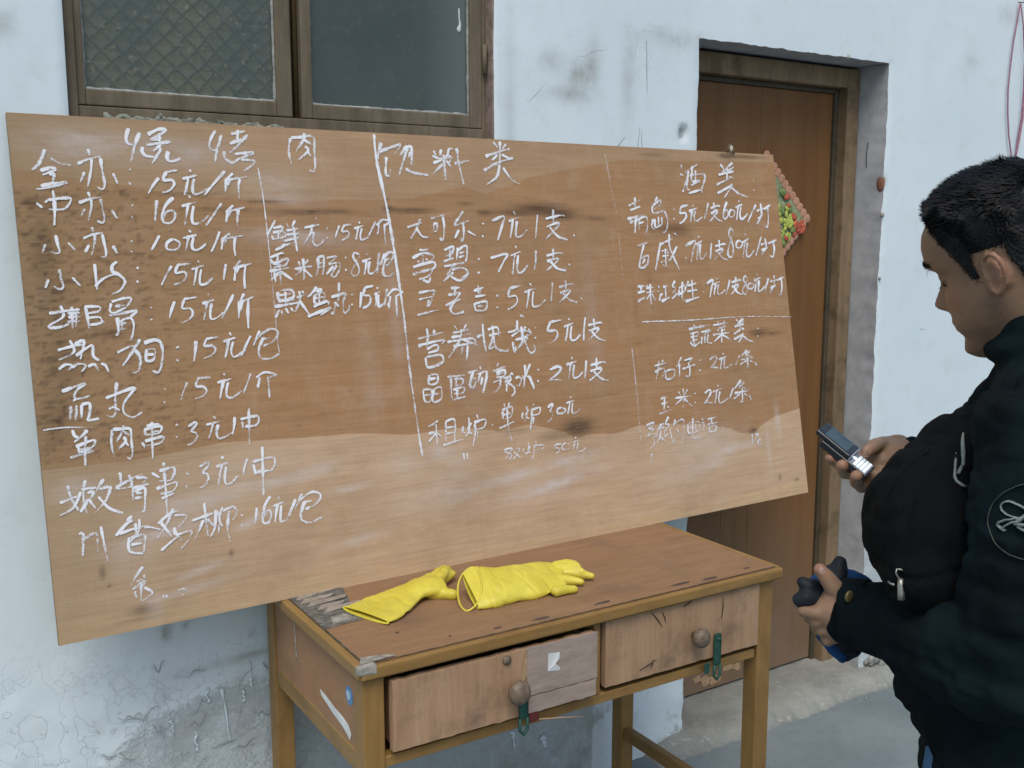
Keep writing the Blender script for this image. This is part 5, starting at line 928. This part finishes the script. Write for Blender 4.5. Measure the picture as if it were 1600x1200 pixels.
# ---- left hand holding the blue gloves
body.chain(f_((1325,958,1.490),(1312,955,1.488),(1296,955,1.490)),[.028,.032,.026])
body.chain(f_((1322,935,1.488),(1304,938,1.485)),[.022,.020]); body.chain(f_((1322,985,1.492),(1306,978,1.492)),[.022,.022])
body.chain(f_((1316,936,1.482),(1303,918,1.476),(1292,903,1.474),(1281,890,1.474)),[.0175,.0140,.0120,.0095],12)
body.chain(f_((1300,950,1.488),(1276,958,1.482),(1256,955,1.490),(1256,946,1.51)),[.0130,.0110,.0095,.0085],12)
body.chain(f_((1298,965,1.490),(1276,970,1.488),(1266,966,1.505),(1272,952,1.53)),[.0130,.0112,.0095,.0085],12)
body.chain(f_((1300,980,1.492),(1284,984,1.492),(1276,980,1.512),(1284,966,1.535)),[.0125,.0108,.0095,.0085],12)
body.chain(f_((1304,992,1.494),(1294,1000,1.496),(1289,994,1.515),(1296,980,1.53)),[.0115,.0098,.0085,.0075],12)
body.V=[tuple(Vector(v)-PO) for v in body.V]
bo=body.remesh('body',.0029,m_skin,person,3)
_n=len(bo.data.vertices); _c=np.empty(_n*3); bo.data.vertices.foreach_get('co',_c); _c=_c.reshape(-1,3)+np.array(PO)
def near(P_,r): return np.exp(-(((_c-np.array(P_))**2).sum(1))/r**2)
bd=np.zeros(_n)
for q in ((.085,0,-.095,.022),(.090,0,-.052,.014),(.065,.030,-.095,.024),(.065,-.030,-.095,.024),(.04,.045,-.088,.024),(.015,.058,-.070,.024),(.008,.066,-.035,.018),(.075,.02,-.075,.018)): bd=bd+near(hp(*q[:3]),q[3])*.8
attr(bo.data,'beard',np.clip(bd,0,.8))
fl=np.zeros(_n)
for q in ((-.024,.088,.010,.022),(-.012,.078,-.024,.012),(.060,.052,-.020,.022),(.105,0,-.025,.012)): fl=fl+near(hp(*q[:3]),q[3])
for p_,r_ in ((at(1281,890,1.474),.014),(at(1353,707,1.545),.012),(at(1298,715,1.55),.012),(at(1316,727,1.53),.012),(at(1338,744,1.52),.012),(at(1300,950,1.48),.016)): fl=fl+near(p_,r_)
attr(bo.data,'flush',np.clip(fl,0,1))
m_nail=plain('fingernail',(.36,.24,.19),.35,.5,.1)
for (a,b,r) in (((1282,889,1.4655),(1288,897,1.4655),.0052),((1355,704,1.535),(1360,701,1.541),.0050)):
    p=at(*a)-PO; q=at(*b)-PO; e1=(q-p).normalized(); e3=-FWD; e2=e1.cross(e3).normalized()
    MB().ell((p+q)/2,(e1*r*1.3,e2*r,e3*.0016),12,8).build('fingernail',m_nail,person,True)

# eyes, brows, lashes
m_eye=plain('eye_white',(.55,.52,.48),.2,.5,.05); m_iris=plain('dark_iris',(.02,.012,.008),.1,.6)
for sgn in (1,-1):
    c=hp(.0655,sgn*.032,.009)-PO
    e=MB().ell(c,(Vector((.0125,0,0)),Vector((0,.0125,0)),Vector((0,0,.0125))),16,12).build('eye',m_eye,person,True)
    MB().ell(hp(.0755,sgn*.032,.003)-PO,(hp(.0022,0,0)-HC,hp(0,.0055,0)-HC,hp(0,0,.0050)-HC),12,8).build('iris',m_iris,e,True)
    MB().chain([hp(.077,sgn*.020,.004)-PO,hp(.0785,sgn*.031,.005)-PO,hp(.074,sgn*.044,.004)-PO],[.0018,.0022,.0018],8).build('eyelid',m_skin,e,True)
    lb=MB()
    for i in range(26):
        t=i/25; y=sgn*(.020+.026*t); x=.0795-.014*(t-.4)**2*4
        p=hp(x,y,.004)-PO; q=hp(x+.005,y+sgn*.002*(t-.3),-.002)-PO; r_=hp(x+.008,y+sgn*.003*(t-.3),-.001)-PO; s2=(hp(0,.0005,0)-HC)
        lb.add([p-s2,p+s2,q+s2*.8,q-s2*.8,r_],[(0,1,2,3),(3,2,4)])
    lb.build('eyelashes',m_hair,person)
bv=BVHTree.FromObject(bo,bpy.context.evaluated_depsgraph_get())
def surf(x,y,z):
    """nearest skin point to head coordinates and its normal (world)"""
    p=hp(x,y,z)-PO; h=bv.find_nearest(p); return h[0]+PO,h[1]
hr=MB()
for sgn in (1,-1):
    bb=MB()
    for i in range(230):
        t=random.random(); y=sgn*(.012+.042*t); z=.030+.006*math.sin(t*2.6)+random.gauss(0,.0022); x=.10-.02*t
        p,nn=surf(x,y,z); d=(hp(0,sgn*.8,.25-.5*t)-HC).normalized(); d=(d+nn*.2).normalized(); L_=random.uniform(.004,.007); s2=nn.cross(d)*.0005
        bb.add([p-PO-s2,p-PO+s2,p-PO+d*L_],[(0,1,2)])
    bb.build('eyebrow',m_hair,person)
# ---- hair: cap that follows the skull plus many short tufts
def hairline(x,y):
    if x>.074: return .125
    if x>.030: return float(np.interp(x,[.030,.045,.058,.067,.074],[.022,.056,.080,.097,.106]))
    if x>.012: return float(np.interp(x,[.012,.020,.030],[.000,-.002,.020]))
    if x>-.030: return .034
    return float(np.interp(x,[-.10,-.06,-.045,-.030],[-.055,-.060,-.050,.020]))
cap=MB(); n,m=100,90; V=[];F=[];keep=[]
for j in range(m+1):
    z=-.075+.2005*j/m; af,ab,wd=slc(z)
    for k in range(n):
        t=2*math.pi*k/n; ct,st=math.cos(t),math.sin(t)
        x=(af if ct>0 else ab)*math.copysign(abs(ct)**(.86 if ct>0 else .95),ct); y=wd*math.copysign(abs(st)**(.86 if ct>0 else .95),st)
        lift=.0045+.006*min(1,max(0,(z-.03)/.06))+.0025*noise.noise((x*60,y*60,z*60))
        ln_=math.sqrt(x*x+y*y+(max(z,0))**2) or 1; over=z-hairline(x,y); l2=lift*min(1,max(.12,over/.018))
        V.append((hp(x+x/ln_*l2,y+y/ln_*l2,z+max(z,0)/ln_*l2)-PO)); keep.append(over>0.0)
for j in range(m):
    for k in range(n):
        q=(j*n+k,j*n+(k+1)%n,(j+1)*n+(k+1)%n,(j+1)*n+k)
        if all(keep[i] for i in q): F.append(q)
F.append(tuple(m*n+k for k in range(n)))
hc=pydata('hair',V,F,m_hair,person,True)
tf=MB(); cnt=0
while cnt<30000:
    z=random.uniform(-.075,.1225); t=random.uniform(0,2*math.pi)
    if random.random()>.35+.65*min(1,max(0,(.123-z)/.05)) and z<.1: continue
    af,ab,wd=slc(z); ct,st=math.cos(t),math.sin(t)
    x=(af if ct>0 else ab)*math.copysign(abs(ct)**(.86 if ct>0 else .95),ct); y=wd*math.copysign(abs(st)**(.86 if ct>0 else .95),st)
    over=z-hairline(x,y)+random.gauss(0,.003)
    if over<0: continue
    cnt+=1
    p=hp(x,y,z); nn=(hp(x/.09,y/.075,max(z,-.02)/.11)-HC).normalized()
    # swept: forward on the top and fringe, down at the sides and back
    topness=min(1,max(0,(z-.045)/.05))
    cl=noise.noise((x*42,y*42,z*42)); cl2=noise.noise((x*42+9,y*42,z*42))
    flow=(hp(.55*topness+.9*cl-.10,.9*cl2+ (.2*y/.07),-.75*(1-topness)+.25*topness)-HC)
    L_=(.0055+.009*topness*(1-.55*max(0,min(1,(x-.03)/.05))))*random.uniform(.6,1.25)*min(1,.30+over/.04)
    d=(nn*(.45+.15*topness)+flow.normalized()*.85).normalized(); d2=(nn*.05+flow.normalized()).normalized()
    s2=nn.cross(d).normalized()*random.uniform(.0006,.0012)
    r_=p-PO+nn*(.0035+.0055*min(1,max(0,(z-.03)/.06)))*min(1,max(.3,over/.018)); q=r_+d*L_*.55; e=q+d2*L_*.5
    tf.add([r_-s2,r_+s2,q+s2*.75,q-s2*.75,e],[(0,1,2,3),(3,2,4)])
tfo=tf.build('hair_tufts',m_hair,hc); tag(tfo,kind='stuff')

# ---- jacket
jk=MB()
def wpt(o,a,b,c): return o+BL*a+BF*b+Z1*c
jk.chain([NB-Z1*.01,CH],[.085,.12],20)
for P_,r in ((CH,(.195,.125,.16)),(BE,(.185,.130,.17)),(HI,(.188,.132,.15))): jk.ell(P_,(BL*r[0],BF*r[1],Z1*r[2]),24,18)
# chest over to the far shoulder
jk.chain([NB,SHR+Z1*.0,ELR,at(1436,716,1.61)],[.075,.072,.058,.040],18)
jk.chain([at(1580,640,1.47),at(1545,690,1.52)],[.060,.070],16)
jk.chain([NB,SHL,at(1625,860,1.225),ELL],[.075,.090,.088,.078],22)
jk.chain([ELL,at(1520,1015,1.30),at(1420,975,1.42),at(1340,962,1.482)],[.078,.074,.062,.047],22)
jk.ell(at(1332,962,1.486),tuple(v*.046 for v in (at(1340,962,1.486)-at(1260,962,1.486)).normalized() and (Vector((1,0,0)),Vector((0,1,0)),Vector((0,0,1)))),18,12)
# lower front and hem
jk.chain([at(1496,1050,1.38),at(1512,1110,1.38),at(1532,1160,1.39),at(1565,1205,1.41)],[.080,.082,.083,.085],18)
# stand collar, a fat ring round the neck
ring=[]
NCk=hp(-.022,0,-.108)
for k in range(25):
    a=2*math.pi*k/24; ring.append(NCk+BF*math.cos(a)*.058+BL*math.sin(a)*.060+Z1*(.018-.0*math.cos(a))+Z1*(-.010*math.cos(a)))
jk.chain(ring,[.0165]*25,12)
ring=[p-Z1*.034+ (p-NCk).normalized()*.006 for p in ring]; jk.chain(ring,[.020]*25,12)
jk.V=[tuple(Vector(v)-PO) for v in jk.V]
axL=(ELL-SHL).normalized(); axF=(WRL-ELL).normalized()
def folds(co,no):
    w_=co+np.array(PO); q=fbm(w_+7,9,3,11)-.5
    # creases run across the limb: anisotropic noise
    def an(ax,s1,s2,sd):
        ax=np.array(ax); t=w_@ax; r_=w_-t[:,None]*ax; return fbm(r_*s2+(t*s1)[:,None]*ax+3,1,3,sd)-.5
    A=an(axF,34,9,3); B=an(Vector((0,0,1)),30,7,5); C_=1-np.abs(an(axL,26,8,6))*6
    r1=np.abs(an(axF,13,5,21)); r2=np.abs(an(Vector((.3,0,1)),14,5,23)); d=q*.022+A*.020+B*.022-.0045*np.clip(1-r1*12,0,1)-.0055*np.clip(1-r2*12,0,1)+np.clip(C_,0,1)*-.004
    # keep the collar and cuffs calm
    dc=np.sqrt(((w_-np.array(at(1345,962,1.478)))**2).sum(1)); dn=np.sqrt(((w_-np.array(NCk))**2).sum(1)); calm=np.clip((dc-.05)/.07,0.05,1)*np.clip((dn-.09)/.06,.25,1)
    return co+no*(d*calm)[:,None]
jo=jk.remesh('jacket',.0055,m_jak,person,7,folds)
# cuffs
cq=at(1318,957,1.488); cd_=(at(1300,955,1.488)-at(1360,960,1.46)).normalized(); cx=cd_.cross(Z1).normalized(); cz=cx.cross(cd_)
cf=MB(); P_=[]
for (o,r1,r2) in ((-.034,.046,.050),(-.02,.047,.051),(-.004,.047,.050),(.0,.045,.048),(-.002,.041,.044),(-.02,.036,.040)):
    P_.append([cq+cd_*o+cx*r1*math.cos(2*math.pi*k/36)+cz*r2*math.sin(2*math.pi*k/36)-PO for k in range(36)])
V=[v for r_ in P_ for v in r_]; F=[(i*36+k,i*36+(k+1)%36,(i+1)*36+(k+1)%36,(i+1)*36+k) for i in range(len(P_)-1) for k in range(36)]
cf.add(V,F); cf.build('cuff',m_jak,person,True)
sn=at(1327,932,1.440)
MB().lathe((0,0,0),[(.001,-.002),(.0075,-.002),(.0085,0),(.0075,.002)],16,'Y').build('snap_button',plain('dull_brass',(.20,.16,.07),.45,.5,.3,60,.6),person,True).matrix_world=Matrix.Translation(sn)
MB().chain([at(1420,690,1.640)-PO,at(1412,689,1.640)-PO,at(1426,697,1.628)-PO],[.006,.004,.007],8).build('cuff_tab',m_jak,person,True)
# ---- jeans and shoes
je=MB(); je.ell(HI-Z1*.05,(BL*.160,BF*.105,Z1*.12),20,14)
for hip,knee,ank in legs: je.chain([hip,knee,ank+Z1*.01],[.098,.068,.058],18)
je.chain(f_((1528,1215,1.37),(1535,1300,1.38)),[.070,.085],16)
je.V=[tuple(Vector(v)-PO) for v in je.V]
je.remesh('jeans',.007,m_jean,person,6,lambda co,no: co+no*((fbm(co+4,14,3,2)-.5)*.02)[:,None])
for hip,knee,ank in legs:
    s=MB(); s.chain([ank-Z1*.02-BF*.03,ank-Z1*.035+BF*.04,ank-Z1*.048+BF*.17],[.045,.048,.036],14); s.V=[(Vector(v)-PO).x and tuple(Vector((v[0],v[1],max(v[2],.004)))-PO) for v in s.V]
    s.remesh('shoe',.006,m_shoe,person,5)

# ---- sleeve emblem: ring and curling beast, laid on the cloth
dg=bpy.context.evaluated_depsgraph_get(); jb=BVHTree.FromObject(jo,dg)
def cloth(px,py):
    v=(RIGHT*((px-800)/FPX)+UP*(-(py-600)/FPX)+FWD).normalized(); h=jb.ray_cast(CAM-PO,v)
    return (h[0]+h[1]*.0012) if h[0] is not None else None
m_emb=plain('pale_grey_embroidery',(.20,.24,.24),.85,.2,.35,300); m_embd=plain('thin_grey_piping',(.07,.085,.075),.85,.2,.3,300)
def emb(pts,r,name,m,par):
    P_=[cloth(*p) for p in pts]; P_=[p for p in P_ if p is not None]
    if len(P_)>2: return MB().tube(P_,r,6,True,.45).build(name,m,par,True)
ringo=emb([(1611+66*math.cos(2*math.pi*k/60),815+59*math.sin(2*math.pi*k/60)) for k in range(61)],.0014,'sleeve_emblem',m_embd,person)
def cm2(s): return cat([tuple(float(v) for v in q.split(',')) for q in s.split()],1.5)
for s,r in (("1605,796 1598,792 1588,787 1578,783 1570,784 1565,790 1567,798 1573,804 1582,808 1592,810 1602,812",[.0024]),("1603,804 1598,808 1592,812 1586,811 1578,812 1570,813 1562,816 1561,820 1567,826 1572,829",[.0028]),("1567,824 1572,821 1582,816 1592,816",[.0030]),("1588,816 1596,812 1606,806 1618,804 1632,808",[.0052]),("1592,822 1602,828 1614,832 1628,832",[.0042]),("1586,818 1598,820 1612,820 1630,820",[.0042]),("1632,808 1642,800 1650,804 1648,814 1638,820",[.0045]),("1612,832 1616,842 1610,850",[.0028]),("1630,830 1638,838 1636,848",[.0028])):
    emb(cm2(s),r[0],'embroidered_beast',m_emb,ringo)

# ================================================================ bag worn on the chest
bag=empty('chest_bag',tuple(at(1450,830,1.40)),0,'rounded black cloth bag with metal zip pull, worn on the chest of the man','bag'); BGO=Vector(bag.location)
def bagfold(co,no):
    q=fbm(co+4,9,3,2)-.5; r1=np.abs(fbm(co*np.array([1,1,2.2])+2,7,2,6)-.5); r2=np.abs(fbm(co*np.array([2,2,.8])+6,8,2,8)-.5)
    return co+no*(q*.022-.006*np.clip(1-r1*16,0,1)-.005*np.clip(1-r2*16,0,1))[:,None]
bg_=MB(); c=at(1452,826,1.40)
bg_.ell(at(1470,815,1.41),(BL*.145,BF*.100,Z1*.112),28,20); bg_.ell(at(1468,868,1.39),(BL*.13,BF*.078,Z1*.078),24,16); bg_.ell(at(1474,768,1.43),(BL*.13,BF*.085,Z1*.078),24,16); bg_.chain([at(1440,745,1.46),at(1500,720,1.46),at(1520,860,1.42)],[.045,.065,.08],16)
bg_.V=[tuple(Vector(v)-BGO) for v in bg_.V]
bs=bg_.remesh('bag_body',.006,m_bag,bag,10,bagfold)
def bp(px,py,D): return at(px,py,D)-BGO
bb_=BVHTree.FromObject(bs,bpy.context.evaluated_depsgraph_get())
def onbag(px,py,off=.003):
    v=(RIGHT*((px-800)/FPX)+UP*(-(py-600)/FPX)+FWD).normalized(); h=bb_.ray_cast(CAM-BGO,v)
    return (h[0]-v*off) if h[0] is not None else at(px,py,1.27)-BGO
zp=onbag(1406,900,.006)
MB().tube([zp+RIGHT*a+UP*b for a,b in ((-.004,.009),(.003,.008),(.008,.0),(.005,-.005),(-.002,-.002),(-.005,.004),(-.004,.009))],.0012,6).build('pull_ring',m_metal,bag,True)
MB().tube([zp+RIGHT*.001-UP*.004,zp+RIGHT*.001-UP*.012,zp+RIGHT*.0015-UP*.022,zp+RIGHT*.002-UP*.030],[.0035,.0042,.0045,.0050],10).build('zip_pull',m_metal,bag,True)
MB().tube([onbag(x,y,.002) for x,y in ((1388,908),(1392,912),(1398,914))],.0018,6).build('zip_slider',m_metal,bag,True)
seam_pts=[onbag(x,y,.001) for x,y in ((1388,905),(1380,880),(1376,850),(1377,815),(1384,780),(1400,748),(1424,722),(1450,706))]
MB().tube(seam_pts,.0016,6).build('zip_seam',m_bag,bag,True)
m_cord=plain('grey_pull_cord',(.20,.24,.22),.8,.2,.2,90)
def oncl(px,py,off=.004):
    v=(RIGHT*((px-800)/FPX)+UP*(-(py-600)/FPX)+FWD).normalized(); best=None
    for tree,org in ((jb,PO),(bb_,BGO)):
        h=tree.ray_cast(CAM-org,v)
        if h[0] is not None and (best is None or h[3]<best[1]): best=(h[0]+org,h[3])
    return best[0]-v*off-BGO
MB().tube([oncl(x,y) for x,y in ((1505,677),(1504,690),(1505,707),(1505,727))],[.0016,.0024,.0030,.0022],7).build('pull_cord',m_cord,bag,True)
MB().tube([oncl(x,y) for x,y in ((1494,708),(1493,722),(1492,738),(1492,746),(1495,752),(1502,757),(1511,761))],[.0012,.0018,.0018,.0022,.0020,.0022,.0018],7).build('pull_cord',m_cord,bag,True)
MB().tube([oncl(x,y) for x,y in ((1503,728),(1500,735),(1497,740))],[.002,.0028,.0022],7).build('pull_cord',m_cord,bag,True)
MB().chain([BE+BL*.17-BGO,BE+BL*.12+BF*.115-BGO,c-BGO+BF*.0],[.012,.012,.01],8).build('waist_strap',m_bag,bag,True)

# ================================================================ phone in the right hand
A=at(1283,668,1.565); B_=at(1361,731,1.535)
pl_=(B_-A); Lp=pl_.length; ex=pl_.normalized(); sd0=(at(1296,659,1.60)-at(1273,677,1.545)); ey=(sd0-ex*sd0.dot(ex)).normalized(); ez=ex.cross(ey)
if ez.dot(UP)<0: ez=-ez
ph=bpy.data.objects.new('mobile_phone',None); COL.objects.link(ph); ph.empty_display_size=.03
ph.matrix_world=Matrix(((ex.x,ey.x,ez.x,A.x),(ex.y,ey.y,ez.y,A.y),(ex.z,ey.z,ez.z,A.z),(0,0,0,1)))
tag(ph,'black slider mobile phone with lit white keypad in the hand of the man','mobile phone')
PW=.0235
m_ph=plain('glossy_black_plastic',(.012,.014,.018),.25,.5,.2); m_scr=plain('dim_phone_screen',(.055,.085,.095),.12,.6,.25,60)
MB().box(0,Lp*.66,-PW,PW,-.004,.004).build('slider_lid',m_ph,ph,False,.0028,3)
MB().box(.012,Lp*.56,-PW+.004,PW-.004,.0040,.0045).build('screen',m_scr,ph)
MB().box(Lp*.16,Lp+.004,-PW,PW,-.016,-.0045).build('keypad_body',m_ph,ph,False,.003,3)
m_sil=plain('silver_trim',(.40,.44,.52),.45,.5,.1,60,.3)
MB().box(Lp*.655,Lp*.675,-PW+.001,PW-.001,-.0046,.0046).build('lid_chin',m_sil,ph,False,.001,2)
k_=M('backlit_keys',.4,.3); k_.col((.75,.80,.85)); k_.b.inputs['Emission Color'].default_value=(.80,.92,1,1); k_.b.inputs['Emission Strength'].default_value=.55
kp=MB().box(Lp*.68,Lp*1.005,-PW+.0015,PW-.0015,-.0046,-.0042).build('keypad_plate',m_sil,ph)
for r_ in range(4):
    for c2 in range(3):
        x=Lp*.755+r_*Lp*.06; y=-PW+.0035+c2*.0135
        MB().box(x,x+Lp*.044,y,y+.0118,-.0042,-.0030).build('key',k_.m,ph)
MB().lathe((Lp*.715,0,-.0042),[(.004,0),(.004,.0008),(.0035,.0012)],14,'Z').build('navigation_key',k_.m,ph,True)

# ================================================================ blue gloves held in the left hand
gv=empty('riding_gloves',tuple(at(1300,945,1.50)),0,'crumpled blue and black fabric gloves gripped in the left hand of the man','gloves'); GO=Vector(gv.location)
def lobes(items,name,m,sm=4):
    b_=MB()
    for pts,rad in items: b_.chain([at(*p)-GO for p in pts],rad,12)
    return b_.remesh(name,.0032,m,gv,sm,lambda co,no: co+no*((fbm(co+4,45,3,2)-.5)*.007)[:,None])
lobes([([(1288,925,1.515),(1272,930,1.51),(1262,938,1.505)],[.022,.020,.018]),([(1280,915,1.51),(1290,935,1.51)],[.018,.022])],'glove_palm',m_gblue)
lobes([([(1276,918,1.505),(1262,915,1.50),(1254,910,1.50)],[.015,.013,.010]),([(1276,935,1.500),(1258,936,1.495),(1251,936,1.495)],[.016,.015,.012]),([(1280,942,1.50),(1262,945,1.495)],[.014,.012])],'glove_finger',m_gblk)
lobes([([(1305,905,1.53),(1310,890,1.53),(1312,878,1.53)],[.018,.014,.010]),([(1300,905,1.53),(1296,893,1.53)],[.014,.010])],'glove_finger',m_gblk)
lobes([([(1305,905,1.54),(1330,907,1.54),(1350,918,1.54),(1368,935,1.54)],[.016,.017,.016,.014]),([(1315,915,1.54),(1345,928,1.54)],[.012,.014])],'glove_cuff',m_gblue)
lobes([([(1300,985,1.53),(1312,1005,1.53),(1322,1022,1.53)],[.022,.020,.012]),([(1320,990,1.53),(1330,1012,1.53)],[.022,.016])],'glove_cuff',m_gblk)
lobes([([(1286,990,1.52),(1300,1010,1.52),(1316,1028,1.522)],[.010,.010,.009])],'glove_trim',m_gblue)
MB().tube([at(x,y,1.520)-GO for x,y in ((1339,911),(1344,909),(1350,912),(1353,917))],.0022,6).build('glove_snap',m_metal,gv,True)
MB().chain([at(1251,952,1.505)-GO,at(1262,958,1.515)-GO],[.004,.004],6).build('glove_seam',m_gblue,gv,True)
print('tris',sum(len(o.data.loop_triangles) if hasattr(o.data,'loop_triangles') else 0 for o in bpy.data.objects if o.type=='MESH'), 'objects',len(bpy.data.objects))
